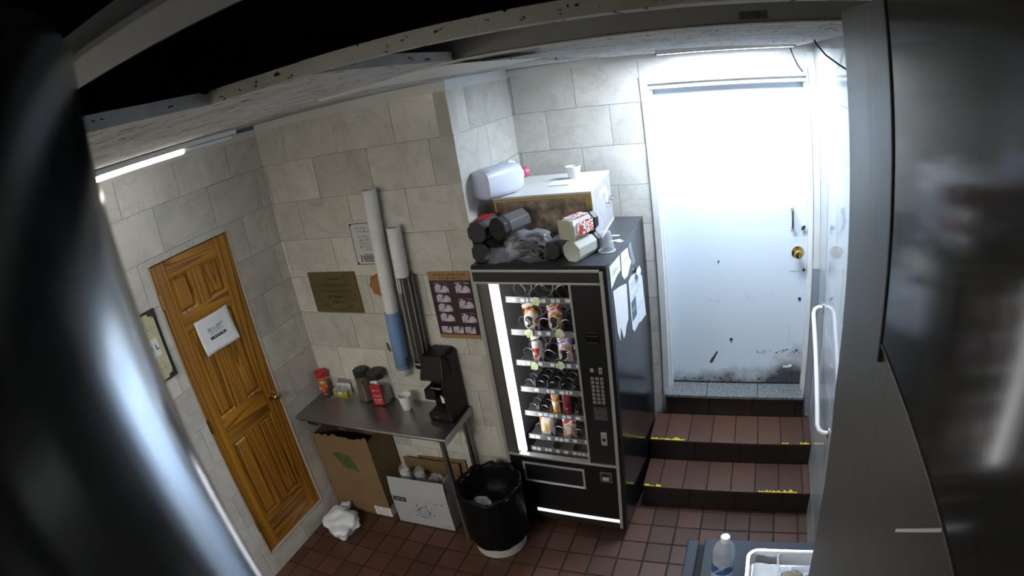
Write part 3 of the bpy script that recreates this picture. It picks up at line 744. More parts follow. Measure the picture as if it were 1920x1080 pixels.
# ------------------------------------------------------------------ steel table against the back wall
TX0, TX1, TY0, TZ = 0.02, 1.203, -0.372, 0.88
t = empty('steel_table', (0, 0, 0), 0, 'narrow stainless steel shelf table against the tiled back wall', 'table')
mb = MB(); mb.box(TX0, TX1, TY0, -0.012, TZ - 0.004, TZ)
mb.build('tabletop', M['steel_top'], t, bevel=0.002)
MB().tube([(TX0, TY0, TZ - 0.011), (TX1, TY0, TZ - 0.011)], 0.0115, 12).build('rolled_edge', M['steel_top'], t, smooth=True, auto=50)
MB().box(TX1 - 0.003, TX1 + 0.001, TY0, -0.012, TZ - 0.05, TZ - 0.003).build('side_apron', M['steel_top'], t)
mb = MB()
n = 26; top = []; bot = []
r_ = random.Random(5)
for k in range(n + 1):
    x = 0.05 + 0.50 * k / n; top.append((x, TY0 + 0.05, TZ - 0.006)); bot.append((x, TY0 + 0.05, TZ - 0.07 - 0.025 * r_.random()))
for k in range(n): mb.add([top[k], top[k + 1], bot[k + 1], bot[k]], [(0, 1, 2, 3)])
mb.build('torn_skirt', M['black_matte'], t)
MB().box(0.002, 0.05, TY0 + 0.02, -0.015, TZ - 0.05, TZ - 0.005).build('wall_cleat', M['steel_top'], t, bevel=0.002)
for (x, y, sx) in ((1.150, TY0 + 0.035, -1), (1.150, -0.045, -1)):
    MB().tube([(x, y, 0.0), (x, y, TZ - 0.005)], 0.0175, 16).build('leg', M['steel_top'], t, smooth=True, auto=50)

# ------------------------------------------------------------------ things on the table
def octo_jar(name, loc, label, group=None, fill=0.6, lid=M['jar_black'], w=0.092, h=0.205, rz=0.0, lab=False, rot=None, body=None, scale=1.0):
    """square plastic coffee jar with cut corners, ribbed grip and flat black lid"""
    t = empty(name, loc, rz, label, 'jar', group, rot=rot)
    def ring(s, z, c=0.28):
        a = s / 2; b = a - s * c
        return [(b, -a, z), (a, -b, z), (a, b, z), (b, a, z), (-b, a, z), (-a, b, z), (-a, -b, z), (-b, -a, z)]
    def loft(rings, mb, cap0=True, cap1=True):
        vs = [p for r in rings for p in r]; fs = []
        for j in range(len(rings) - 1):
            for k in range(8): fs.append((j * 8 + k, j * 8 + (k + 1) % 8, (j + 1) * 8 + (k + 1) % 8, (j + 1) * 8 + k))
        if cap0: fs.append(tuple(range(8))[::-1])
        if cap1: fs.append(tuple((len(rings) - 1) * 8 + k for k in range(8)))
        return mb.add(vs, fs)
    k = w; H = h * 0.80
    loft([ring(k * 0.94, 0), ring(k, 0.006), ring(k, H * 0.30), ring(k * 0.985, H * 0.7), ring(k * 0.97, H * 0.92), ring(k * 0.84, H), ring(k * 0.82, H + 0.012)], MB(), True, False).build('body', body or M['clear'], t, bevel=0.004)
    if fill: loft([ring(k * 0.90, 0.004), ring(k * 0.955, 0.009), ring(k * 0.95, H * fill)], MB()).build('contents', M['coffee'], t)
    L_ = loft([ring(k * 0.96, H + 0.004), ring(k * 0.98, H + 0.012), ring(k * 0.98, h - 0.006), ring(k * 0.92, h)], MB()).build('lid', lid, t, bevel=0.003)
    if lab:
        mb = MB().box(-w * 0.30, w * 0.30, -w / 2 - 0.0015, -w / 2 - 0.0005, 0.012, H * 0.88)
        lb = mb.build('label', M['label_red'], t)
        mb = MB()
        for z, s in ((0.115, 1), (0.075, 2), (0.045, 3), (0.025, 4)): marks(mb, w * 0.42, 0.012, s, ON_BACK(-w / 2 - 0.0022), -w * 0.22, z)
        mb.build('label_print', M['paper'], lb)
    return t
octo_jar('coffee_jar', (0.437, -0.055, TZ + 0.0005), 'black lidded square coffee jar, the left one on the steel table', fill=0.95, rz=R(6), h=0.235, w=0.10)
octo_jar('coffee_jar', (0.570, -0.062, TZ + 0.0005), 'black lidded square coffee jar with red label on the steel table', fill=0.5, rz=R(10), h=0.235, w=0.125, lab=True)
t = empty('red_lid_jar', (0.068, -0.062, TZ + 0.0005), 0, 'clear jar with round red lid and red label in table corner', 'jar')
MB().lathe([(0.036, 0), (0.039, 0.005), (0.041, 0.06), (0.041, 0.14), (0.038, 0.155)], 24, cap1=False).build('body', M['clear'], t, smooth=True)
MB().lathe([(0.035, 0.004), (0.037, 0.10)], 20).build('contents', mat('brown_powder', (0.16, 0.06, 0.05), 0.9, var=0.3, scale=50), t, smooth=True, auto=50)
MB().lathe([(0.044, 0.152), (0.045, 0.156), (0.045, 0.183), (0.043, 0.188), (0.0, 0.188)], 28, cap1=False).build('lid', M['red'], t, smooth=True, auto=35)
def arc_patch(r, a0, a1, z0, z1, m, name):
    MB().grid(lambda u, v: (r * math.cos(a0 + (a1 - a0) * u), r * math.sin(a0 + (a1 - a0) * u), z0 + (z1 - z0) * v), 10, 1).build(name, m, t, smooth=True)
arc_patch(0.0418, R(-130), R(-10), 0.045, 0.140, patches('red_wrap', [(0.4, 0.02, 0.03), (0.6, 0.05, 0.03), (0.55, 0.30, 0.02), (0.5, 0.03, 0.03), (0.7, 0.6, 0.55)], 28), 'label')

t = empty('plastic_tray', (0.25, -0.055, TZ + 0.0005), R(4), 'shallow clear plastic tray under the tea box on the steel table', 'tray')
mb = MB(); a, b, h = 0.125, 0.045, 0.045
mb.hexa([(-a, -b, 0), (a, -b, 0), (a, b, 0), (-a, b, 0)], [(-a, -b, 0.003), (a, -b, 0.003), (a, b, 0.003), (-a, b, 0.003)])
mb.build('bottom', M['film'], t)
mb = MB(); s = 0.012
for (p, q) in (((-a, -b), (a, -b)), ((a, -b), (a, b)), ((a, b), (-a, b)), ((-a, b), (-a, -b))):
    o2 = lambda u: (u[0] + math.copysign(s, u[0]), u[1] + math.copysign(0.006, u[1]))
    P, Q = o2(p), o2(q)
    mb.add([(p[0], p[1], 0.001), (q[0], q[1], 0.001), (Q[0], Q[1], h), (P[0], P[1], h)], [(0, 1, 2, 3)])
w = mb.build('wall', M['clear'], t)
s_ = w.modifiers.new('thick', 'SOLIDIFY'); s_.thickness = 0.0015
t = empty('tea_box', (0.222, -0.058, TZ + 0.0042), R(4), 'small open yellow green tea bag box in the clear tray', 'box')
yl = mat('tea_yellow', (0.50, 0.48, 0.03), 0.6, var=0.3, scale=30)
mb = MB(); w2, d2, h2 = 0.058, 0.034, 0.05
mb.box(-w2, w2, d2 - 0.001, d2, 0, h2 + 0.03); mb.box(-w2, -w2 + 0.001, -d2, d2, 0, h2 + 0.012); mb.box(w2 - 0.001, w2, -d2, d2, 0, h2); mb.box(-w2, w2, -d2, d2, 0, 0.001)
mb.build('carton', M['paper'], t)
MB().box(-w2, w2, -d2, -d2 + 0.001, 0, h2).box(w2, w2 + 0.0006, -d2, 0.0, 0, h2).build('front_panel', yl, t)
MB().box(-0.018, 0.018, -d2 - 0.0008, -d2 - 0.0002, 0.018, 0.045).build('label_patch', M['paper'], t)
for k in range(5):
    MB().box(-0.048 + 0.021 * k, -0.044 + 0.021 * k, -0.028, 0.028, 0.001, 0.062 + 0.006 * (k % 2)).build('tea_bag', M['paper'], t, rot=(0, R(6 - 3 * k), 0))
mb = MB(); mb.prism([(-w2, d2, h2 + 0.03), (w2, d2, h2 + 0.03), (w2 * 0.95, d2 + 0.03, h2 + 0.055), (-w2 * 0.95, d2 + 0.03, h2 + 0.055)], (0, 0.001, 0)); mb.build('flap', M['ink_grey'], t)
o = cup_mb(0.0455, 0.029, 0.105, 28).build('foam_cup', M['foam'], smooth=True, auto=45); o.location = (0.795, -0.115, TZ + 0.0005); tag(o, 'single white foam cup standing alone on the steel table', 'cup')

# coffee machine
t = empty('coffee_machine', (1.095, -0.107, TZ + 0.0005), R(-3), 'tall black coffee machine at the right end of the steel table', 'coffee machine')
w2, d2 = 0.085, 0.098
MB().box(-w2, w2, -d2, d2, 0, 0.050).build('base', M['black_plastic'], t, bevel=0.012, seg=3)
MB().prism([(-w2, 0.0, 0.04), (w2, 0.0, 0.04), (w2, d2, 0.04), (-w2, d2, 0.04)], (0, 0, 0.37)).build('column', M['black_plastic'], t, bevel=0.008)
MB().hexa([(w2 - 0.028, -d2, 0.045), (w2, -d2, 0.045), (w2, 0.01, 0.045), (w2 - 0.028, 0.01, 0.045)], [(w2 - 0.028, -d2 + 0.008, 0.30), (w2, -d2 + 0.008, 0.30), (w2, 0.01, 0.30), (w2 - 0.028, 0.01, 0.30)]).build('side_cheek', M['black_plastic'], t, bevel=0.004)
MB().hexa([(-w2 - 0.006, -d2 + 0.006, 0.275), (w2, -d2 + 0.006, 0.275), (w2, d2, 0.275), (-w2 - 0.006, d2, 0.275)], [(-w2 + 0.012, -d2 + 0.055, 0.425), (w2 - 0.015, -d2 + 0.055, 0.425), (w2 - 0.015, d2, 0.425), (-w2 + 0.012, d2, 0.425)]).build('head', M['black_plastic'], t, bevel=0.010, seg=3)
MB().hexa([(-w2, -d2 + 0.01, 0.14), (-0.01, -d2 + 0.01, 0.14), (-0.01, 0.02, 0.14), (-w2, 0.02, 0.14)], [(-w2 - 0.004, -d2 + 0.02, 0.205), (-0.01, -d2 + 0.02, 0.205), (-0.01, 0.02, 0.205), (-w2 - 0.004, 0.02, 0.205)]).build('brew_basket', M['black_plastic'], t, bevel=0.006)
MB().box(-0.06, 0.05, -d2 + 0.006, -0.01, 0.050, 0.056).build('drip_tray', M['black_matte'], t, bevel=0.002)
MB().box(-0.045, 0.0, -d2 + 0.0055, -d2 + 0.0065, 0.283, 0.290).build('maker_badge', M['alu_dark'], t)
marks(MB(), 0.035, 0.009, 12, ON_BACK(-d2 - 0.0008), -0.045, 0.022).build('lettering', M['grey_plastic'], t)
t = empty('torn_paper', (1.117, -0.170, TZ + 0.115), 0, 'torn white paper scrap stuck in the coffee machine opening', 'paper')
MB().prism([(-0.018, 0, 0.05), (-0.006, 0, 0.042), (0.002, 0, 0.032), (0.010, 0, 0.048), (0.022, 0, 0.05), (0.018, 0, 0.0), (-0.010, 0, -0.003)], (0, -0.001, 0)).build('scrap', M['paper'], t, rot=(R(-8), 0, 0))
t = empty('spoon', (1.072, -0.165, TZ + 0.206), 0, 'grey plastic spoon lying in the coffee machine opening', 'spoon')
MB().blob((0.028, 0, 0.004), (0.020, 0.012, 0.004), 2, 0.05).build('bowl', M['alu'], t, smooth=True)
MB().tube([(0.012, 0, 0.004), (-0.03, 0.004, 0.003)], 0.003, 8).build('handle', M['alu'], t, smooth=True)

# ------------------------------------------------------------------ boxes, bag and bin below and beside the table
t = empty('kraft_carton', (0.028, -0.302, 0.001), R(1.5), 'tall open brown carton with green print under the steel table', 'box')
w2, d2, h2 = 0.485, 0.27, 0.68
mb = MB(); th = 0.004
mb.box(0, w2, 0, th, 0, h2 - 0.02); mb.box(0, w2, d2 - th, d2, 0, h2); mb.box(0, th, 0, d2, 0, h2); mb.box(w2 - th, w2, th, d2 - th, 0, h2); mb.box(0, w2, 0, d2, 0, th)
mb.build('carton', M['cardboard'], t)
r_ = random.Random(9); pts = [(0, 0, h2 - 0.021)]
n = 22
for k in range(n + 1): pts.append((w2 * k / n, 0, h2 + 0.005 + 0.022 * r_.random() + (0.018 if k in (9, 10, 21, 22) else 0)))
pts.append((w2, 0, h2 - 0.021))
MB().prism(pts[::-1], (0, th, 0)).build('torn_edge', M['cardboard'], t)
gp = mat('green_print', (0.085, 0.12, 0.03), 0.8, var=0.4, scale=18)
MB().prism([(0.135, -0.0006, 0.545), (0.20, -0.0006, 0.555), (0.28, -0.0006, 0.535), (0.315, -0.0006, 0.48), (0.33, -0.0006, 0.40), (0.28, -0.0006, 0.42), (0.21, -0.0006, 0.42), (0.17, -0.0006, 0.47)], (0, 0.0008, 0)).build('print_motif', gp, t)
mb = MB(); mb.box(0.25, 0.31, -0.0006, 0.0002, 0.30, 0.306); mb.box(0.22, 0.30, -0.0006, 0.0002, 0.27, 0.273); mb.build('print', gp, t)
MB().box(w2 - 0.14, w2, -0.001, 0.0, 0.004, 0.088).build('shipping_label', M['paper'], t)
MB().box(w2, w2 + 0.001, 0.0, 0.075, 0.004, 0.088).build('shipping_label', M['paper'], t)
mb = MB(); marks(mb, 0.11, 0.014, 21, ON_BACK(-0.0014), w2 - 0.125, 0.066)
for k, z in enumerate((0.05, 0.038, 0.027, 0.014)): marks(mb, 0.09, 0.007, 22 + k, ON_BACK(-0.0014), w2 - 0.115, z)
marks(mb, 0.05, 0.012, 31, ON_SIDE(w2 + 0.0014), 0.012, 0.06); marks(mb, 0.05, 0.012, 32, ON_SIDE(w2 + 0.0014), 0.012, 0.03)
mb.build('label_print', M['ink'], t)

t = empty('white_carton', (0.582, -0.300, 0.001), R(1), 'open white printed carton with raised flap on the floor under the table', 'box')
w2, d2, h2 = 0.445, 0.25, 0.262
mb = MB()
mb.box(0, w2, 0, th, 0, h2); mb.box(0, w2, d2 - th, d2, 0, h2); mb.box(0, th, 0, d2, 0, h2); mb.box(w2 - th, w2, th, d2 - th, 0, h2); mb.box(0, w2, 0, d2, 0, th)
mb.build('carton', M['cardboard_white'], t)
MB().hexa([(0.0, -0.001, h2 + 0.001), (w2, -0.001, h2 + 0.001), (w2, 0.002, h2 + 0.001), (0.0, 0.002, h2 + 0.001)], [(0.006, 0.010, h2 + 0.15), (w2 - 0.004, 0.012, h2 + 0.158), (w2 - 0.004, 0.015, h2 + 0.158), (0.006, 0.013, h2 + 0.15)]).build('flap', M['cardboard_white'], t)
MB().hexa([(w2 - 0.002, 0.02, h2), (w2 + 0.002, 0.02, h2), (w2 + 0.002, 0.2, h2), (w2 - 0.002, 0.2, h2)], [(w2 - 0.02, 0.05, h2 + 0.15), (w2 - 0.016, 0.05, h2 + 0.15), (w2 - 0.016, 0.17, h2 + 0.15), (w2 - 0.02, 0.17, h2 + 0.15)]).build('flap', M['cardboard_white'], t)
MB().box(0.0, w2, d2, d2 + 0.003, h2, h2 + 0.14).build('flap', M['cardboard'], t)
mb = MB(); mb.box(0.012, 0.115, -0.0008, 0.0, 0.205, 0.245); mb.build('print_tab', M['ink'], t)
marks(MB(), 0.075, 0.014, 41, ON_BACK(-0.0014), 0.03, 0.218).build('print', M['paper'], t)
mb = MB()   # round splash logo
for k in range(40):
    a0, a1 = 2 * PI * k / 40, 2 * PI * (k + 1) / 40
    ra = 0.050 + 0.003 * math.sin(5 * a0); rb = 0.050 + 0.003 * math.sin(5 * a1); u = 0.006 + 0.003 * math.sin(3 * a0 + 1)
    mb.add([(0.235 + ra * math.cos(a0), -0.0008, 0.128 + ra * math.sin(a0)), (0.235 + rb * math.cos(a1), -0.0008, 0.128 + rb * math.sin(a1)), (0.235 + (rb - u) * math.cos(a1), -0.0008, 0.128 + (rb - u) * math.sin(a1)), (0.235 + (ra - u) * math.cos(a0), -0.0008, 0.128 + (ra - u) * math.sin(a0))], [(0, 1, 2, 3)])
for k in range(12):
    a = R(20 + 47 * k); r2 = 0.064 + 0.010 * ((k * 7) % 3); s = 0.003 + 0.002 * ((k * 5) % 3); x, z = 0.235 + r2 * math.cos(a), 0.128 + r2 * math.sin(a)
    mb.add([(x - s, -0.0008, z), (x, -0.0008, z - s), (x + s * 1.4, -0.0008, z), (x, -0.0008, z + s)], [(0, 1, 2, 3)])
marks(mb, 0.062, 0.014, 43, ON_BACK(-0.0008), 0.205, 0.132); marks(mb, 0.056, 0.013, 44, ON_BACK(-0.0008), 0.208, 0.110)
mb.build('logo', M['ink'], t)
mb = MB(); marks(mb, 0.13, 0.013, 45, ON_BACK(-0.0008), 0.275, 0.226); marks(mb, 0.06, 0.012, 46, ON_BACK(-0.0008), 0.36, 0.022); mb.build('print', M['ink'], t)
mb = MB(); marks(mb, 0.07, 0.012, 47, ON_BACK(-0.0008), 0.20, 0.045); marks(mb, 0.05, 0.01, 48, ON_BACK(-0.0008), 0.06, 0.04)
for k in range(18):
    a = 2 * PI * k / 18; mb.add([(0.085 + 0.024 * math.cos(a + d_), -0.0008, 0.085 + 0.024 * math.sin(a + d_)) for d_ in (0, 0.3)] + [(0.085 + 0.019 * math.cos(a + d_), -0.0008, 0.085 + 0.019 * math.sin(a + d_)) for d_ in (0.3, 0)], [(0, 1, 2, 3)])
mb.build('print', mat('ink_pale', (0.36, 0.36, 0.38), 0.7), t)
# things standing in the white carton
t = empty('cup_sleeve', (0.700, -0.19, 0.016), 0, 'shiny clear sleeve of cups leaning in the white carton, at its left', 'cup sleeve', rot=(R(-5), R(-9), 0))
MB().tube([(0, 0, 0), (0, 0, 0.38), (0.003, 0, 0.41)], [0.038, 0.040, 0.020], 16).build('film', M['film'], t, smooth=True, auto=50)
MB().tube([(0, 0, 0.004), (0, 0, 0.36)], 0.034, 16).build('cups', M['foam'], t, smooth=True, auto=50)
t = empty('cup_sleeve', (0.800, -0.17, 0.016), 0, 'shiny clear sleeve of cups in the white carton, second from left', 'cup sleeve', rot=(R(-5), R(-8), 0))
MB().tube([(0, 0, 0), (0, 0, 0.36), (0.003, 0, 0.39)], [0.038, 0.040, 0.020], 16).build('film', M['film'], t, smooth=True, auto=50)
MB().tube([(0, 0, 0.004), (0, 0, 0.34)], 0.034, 16).build('cups', mat('grey_cups', (0.45, 0.45, 0.5), 0.5), t, smooth=True, auto=50)
t = empty('clear_container', (0.905, -0.17, 0.235), 0, 'crumpled clear plastic bag of lids in the white carton, at its right', 'bag')
MB().blob((0, 0, 0.06), (0.075, 0.06, 0.085), 11, 0.4, 2.6).build('film', M['film'], t)
MB().blob((0, 0, 0.04), (0.05, 0.04, 0.05), 12, 0.5, 3).build('lids', M['coffee'], t)
t = empty('cardboard_sheet', (0.66, -0.030, 0.0), 0, 'flat brown cardboard sheet leaning on wall behind the white carton', 'cardboard')
MB().hexa([(0, -0.008, 0), (0.42, -0.008, 0), (0.42, -0.002, 0), (0, -0.002, 0)], [(0.02, 0.018, 0.40), (0.40, 0.018, 0.42), (0.40, 0.022, 0.42), (0.02, 0.022, 0.40)]).build('sheet', M['cardboard'], t)

t = empty('plastic_bag', (0.195, -0.50, 0.0), R(-25), 'crumpled white plastic shopping bag lying on the red floor', 'bag')
MB().blob((0, 0, 0.042), (0.150, 0.125, 0.085), 5, 0.42, 1.25, sub=4, flat=-0.041).build('bag', M['bag_white'], t, smooth=True)
MB().blob((-0.09, 0.10, 0.085), (0.03, 0.05, 0.035), 8, 0.4, 1.6, sub=3).build('handle', M['bag_white'], t, smooth=True)
MB().prism([(-0.035, 0.075, 0.126), (0.0, 0.06, 0.128), (-0.01, 0.11, 0.120)], (0, 0, 0.001)).build('print', mat('bag_print', (0.25, 0.28, 0.40), 0.5), t)

t = empty('trash_bin', (1.376, -0.300, 0.0), 0, 'round grey bin with black liner between steel table and vending machine', 'trash bin')
MB().lathe([(0.150, 0.0), (0.165, 0.006), (0.172, 0.10), (0.195, 0.50), (0.185, 0.50), (0.16, 0.10), (0.15, 0.02), (0.0, 0.02)], 36, cap1=False).build('bin', M['grey_plastic'], t, smooth=True, auto=50)
def wob(a, z): return 1 + 0.05 * noise.noise(Vector((math.cos(a) * 2.2, math.sin(a) * 2.2, z * 5))) + 0.03 * noise.noise(Vector((math.cos(a) * 6, math.sin(a) * 6, z * 3)))
prof = [(0.176, 0.085), (0.182, 0.10), (0.192, 0.17), (0.200, 0.28), (0.203, 0.40), (0.203, 0.49), (0.200, 0.525), (0.190, 0.528), (0.178, 0.50), (0.168, 0.44), (0.155, 0.37), (0.10, 0.33), (0.0, 0.325)]
lm = MB().lathe(prof, 72, cap0=False, cap1=False, wob=wob)
lm.v = [(x, y, z + (0.030 * noise.noise(Vector((x * 14, y * 14, 3.0))) + 0.016 * noise.noise(Vector((x * 40, y * 40, 7.0)))) * max(0, min(1, (z - 0.40) / 0.08))) for x, y, z in lm.v]
lm.build('liner', M['bin_liner'], t, smooth=True)
t2 = empty('foam_cup_trash', (1.336, -0.350, 0.362), 0, 'crushed white cup thrown into the black lined bin', 'cup', rot=(R(20), R(25), 0))
MB().lathe([(0.024, 0), (0.036, 0.07), (0.037, 0.075)], 14, cap1=False, wob=lambda a, z: 1 + 0.25 * math.sin(2 * a + 20 * z)).build('cup', M['foam'], t2, smooth=True)
t2 = empty('napkin', (1.301, -0.30, 0.345), 0, 'crumpled white napkin lying in the black lined bin', 'napkin')
MB().blob((0, 0, 0.012), (0.045, 0.03, 0.018), 14, 0.6, 3).build('napkin', M['paper'], t2)
t2 = empty('wrapper', (1.441, -0.32, 0.345), 0, 'small torn pale wrapper in the black lined bin', 'wrapper')
MB().blob((0, 0, 0.01), (0.05, 0.015, 0.012), 16, 0.6, 4).build('wrapper', M['alu'], t2)

# ------------------------------------------------------------------ metal door, frame, stairs
SD, FZ = 0.9797, 0.5179
DX0, DX1 = 2.322, 3.252
d = empty('door_2', (DX0, SD, FZ)); tag(d, kind='structure')
def painted_steel():
    m = bpy.data.materials.new('worn_white_door'); nt, N, L, B = nodes_of(m)
    tc = N.new('ShaderNodeTexCoord'); sp = N.new('ShaderNodeSeparateXYZ'); L.new(tc.outputs['Object'], sp.inputs[0])
    nz = N.new('ShaderNodeTexNoise'); nz.inputs['Scale'].default_value = 4; nz.inputs['Detail'].default_value = 9; nz.inputs['Roughness'].default_value = 0.7
    L.new(tc.outputs['Object'], nz.inputs['Vector'])
    # scuffed dirt along the bottom and in the lower right corner
    mz = N.new('ShaderNodeMapRange'); mz.inputs[1].default_value = 0.0; mz.inputs[2].default_value = 0.16; mz.inputs[3].default_value = 0.42; mz.inputs[4].default_value = 0.0
    L.new(sp.outputs['Z'], mz.inputs[0])
    mx_ = N.new('ShaderNodeMapRange'); mx_.inputs[1].default_value = 0.55; mx_.inputs[2].default_value = 0.95; mx_.inputs[3].default_value = 0.0; mx_.inputs[4].default_value = 0.5
    L.new(sp.outputs['X'], mx_.inputs[0])
    mz2 = N.new('ShaderNodeMapRange'); mz2.inputs[1].default_value = 0.0; mz2.inputs[2].default_value = 0.42; mz2.inputs[3].default_value = 1.0; mz2.inputs[4].default_value = 0.0
    L.new(sp.outputs['Z'], mz2.inputs[0])
    mu = N.new('ShaderNodeMath'); mu.operation = 'MULTIPLY'; L.new(mx_.outputs[0], mu.inputs[0]); L.new(mz2.outputs[0], mu.inputs[1])
    a1 = N.new('ShaderNodeMath'); a1.operation = 'ADD'; L.new(mz.outputs[0], a1.inputs[0]); L.new(mu.outputs[0], a1.inputs[1])
    a2 = N.new('ShaderNodeMath'); a2.operation = 'ADD'; L.new(a1.outputs[0], a2.inputs[0]); L.new(nz.outputs['Fac'], a2.inputs[1])
    cr = N.new('ShaderNodeValToRGB'); e = cr.color_ramp.elements
    e[0].position = 0.60; e[0].color = (0.68, 0.755, 0.83, 1); e[1].position = 1.0; e[1].color = (0.06, 0.06, 0.065, 1)
    k = e.new(0.82); k.color = (0.36, 0.38, 0.40, 1)
    L.new(a2.outputs[0], cr.inputs[0]); L.new(cr.outputs[0], B.inputs['Base Color'])
    B.inputs['Roughness'].default_value = 0.42
    return m
M['door_paint'] = painted_steel()
wD, hD = DX1 - DX0, 2.10
MB().box(0, wD, 0, 0.045, 0.006, hD).build('door_leaf', M['door_paint'], d, bevel=0.002)
MB().box(0, wD, -0.004, 0.0, 0.001, 0.010).build('bottom_gap', M['black_matte'], d)
M['door_paint_plain'] = mat('door_paint_plain', (0.66, 0.74, 0.80), 0.4)
# pull handle
mb = MB(); x = 3.153 - DX0
mb.tube([(x, 0, 1.155), (x, -0.03, 1.157), (x, -0.040, 1.175), (x, -0.040, 1.255), (x, -0.03, 1.273), (x, 0, 1.275)], 0.008, 10)
h_ = mb.build('pull_handle', mat('dark_chrome', (0.22, 0.22, 0.22), 0.2, 1.0), d, smooth=True, auto=50)
MB().box(x - 0.014, x + 0.014, -0.003, 0, 1.135, 1.165).box(x - 0.014, x + 0.014, -0.003, 0, 1.265, 1.295).build('handle_plate', M['white_paint'], h_, bevel=0.002)
mb = MB(); x = 3.190 - DX0; z = 1.503 - FZ
k_ = MB().lathe([(0.042, 0), (0.042, 0.004), (0.013, 0.010), (0.012, 0.028), (0.026, 0.036), (0.030, 0.050), (0.022, 0.062), (0.0, 0.065)], 24, M=Matrix.Rotation(R(90), 3, 'X'), c=(x, 0, z), cap1=False).build('door_knob', M['brass'], d, smooth=True, auto=40)
MB().box(x - 0.055, x + 0.045, -0.0025, 0, z - 0.13, z + 0.10).build('lock_plate', M['door_paint_plain'], d, bevel=0.003)
for (xx, zz, s) in ((3.225, 1.667, 0.012), (3.233, 1.382, 0.010), (3.211, 1.178, 0.011), (2.659, 1.446, 0.006), (2.741, 0.872, 0.011)):
    MB().lathe([(s, 0), (s, 0.004), (s * 0.6, 0.007)], 8, M=Matrix.Rotation(R(90), 3, 'X'), c=(xx - DX0, 0, zz - FZ)).build('bolt_head', M['black_matte'], d)
MB().tube([(3.225 - DX0, -0.004, 1.667 - FZ), (3.215 - DX0, -0.018, 1.66 - FZ), (3.236 - DX0, -0.018, 1.685 - FZ)], 0.006, 6).build('bolt_hook', M['black_matte'], d)
mb = MB()
mb.prism([(0.265, -0.0006, 0.16), (0.285, -0.0006, 0.165), (0.325, -0.0006, 0.25), (0.318, -0.0006, 0.262), (0.29, -0.0006, 0.215), (0.272, -0.0006, 0.19)], (0, 0.0008, 0))
mb.build('rust_scar', mat('rust', (0.05, 0.035, 0.03), 0.8), d)
mb = MB(); r_ = random.Random(4)
for k in range(26):
    x, z = 0.58 + 0.32 * r_.random(), 0.245 + 0.03 * r_.random(); s = 0.004 + 0.010 * r_.random(); mb.prism([(x, -0.0006, z), (x + 2 * s, -0.0006, z), (x + s, -0.0006, z + 0.7 * s)], (0, 0.0008, 0))
for k in range(40):
    x, z = 0.03 + 0.9 * r_.random(), 0.01 + 0.03 * r_.random(); s = 0.004 + 0.012 * r_.random(); mb.prism([(x, -0.0006, z), (x + 2 * s, -0.0006, z), (x + s, -0.0006, z + 0.7 * s)], (0, 0.0008, 0))
mb.build('paint_chips', bpy.data.materials['rust'], d)
MB().tube([(3.17 - DX0, -0.008, 0.665 - FZ + 0.012), (3.17 - DX0, -0.012, 0.665 - FZ)], 0.012, 10).build('lower_bolt', M['white_paint'], d)
MB().box(3.12 - DX0, 3.165 - DX0, -0.006, 0, 0.652 - FZ, 0.664 - FZ).build('lower_bolt', M['white_paint'], d)
# frame
mb = MB()
mb.box(MX0 - DX0, MX0 + 0.045 - DX0, DY - 0.012 - SD, 0.06, -0.22, 2.673 - FZ)
mb.box(MX0 + 0.045 - DX0, 0.0, DY + 0.05 - SD, 0.06, -0.0, 2.60 - FZ)
mb.build('frame_jamb', M['white_paint'], d, bevel=0.003)
mb = MB()
mb.box(DX1 + 0.012 - DX0, MX1 - DX0, DY - 0.012 - SD, 0.06, -0.02, 2.673 - FZ); mb.box(wD, DX1 + 0.02 - DX0, DY + 0.05 - SD, 0.06, 0.0, 2.60 - FZ)
mb.build('frame_jamb', M['white_paint'], d, bevel=0.003)
mb = MB(); mb.box(MX0 + 0.0452 - DX0, DX1 + 0.0118 - DX0, DY - 0.010 - SD, 0.06, 2.625 - FZ, 2.672 - FZ); mb.box(MX0 + 0.0452 - DX0, DX1 + 0.0118 - DX0, DY + 0.03 - SD, 0.06, 2.59 - FZ, 2.63 - FZ)
mb.build('frame_head', M['white_paint'], d, bevel=0.003)
# plain plate on the wall strip beside the door
o = MB().box(3.277, RX - 0.001, DY - 0.008, DY - 0.001, 0.36, 1.44).build('trim_5', mat('grey_guard', (0.32, 0.36, 0.40), 0.35, 0.2)); tag(o, kind='structure')
o = MB().box(3.277, RX - 0.001, DY - 0.007, DY - 0.001, 1.44, 2.765).build('trim_6', M['white_paint']); tag(o, kind='structure')

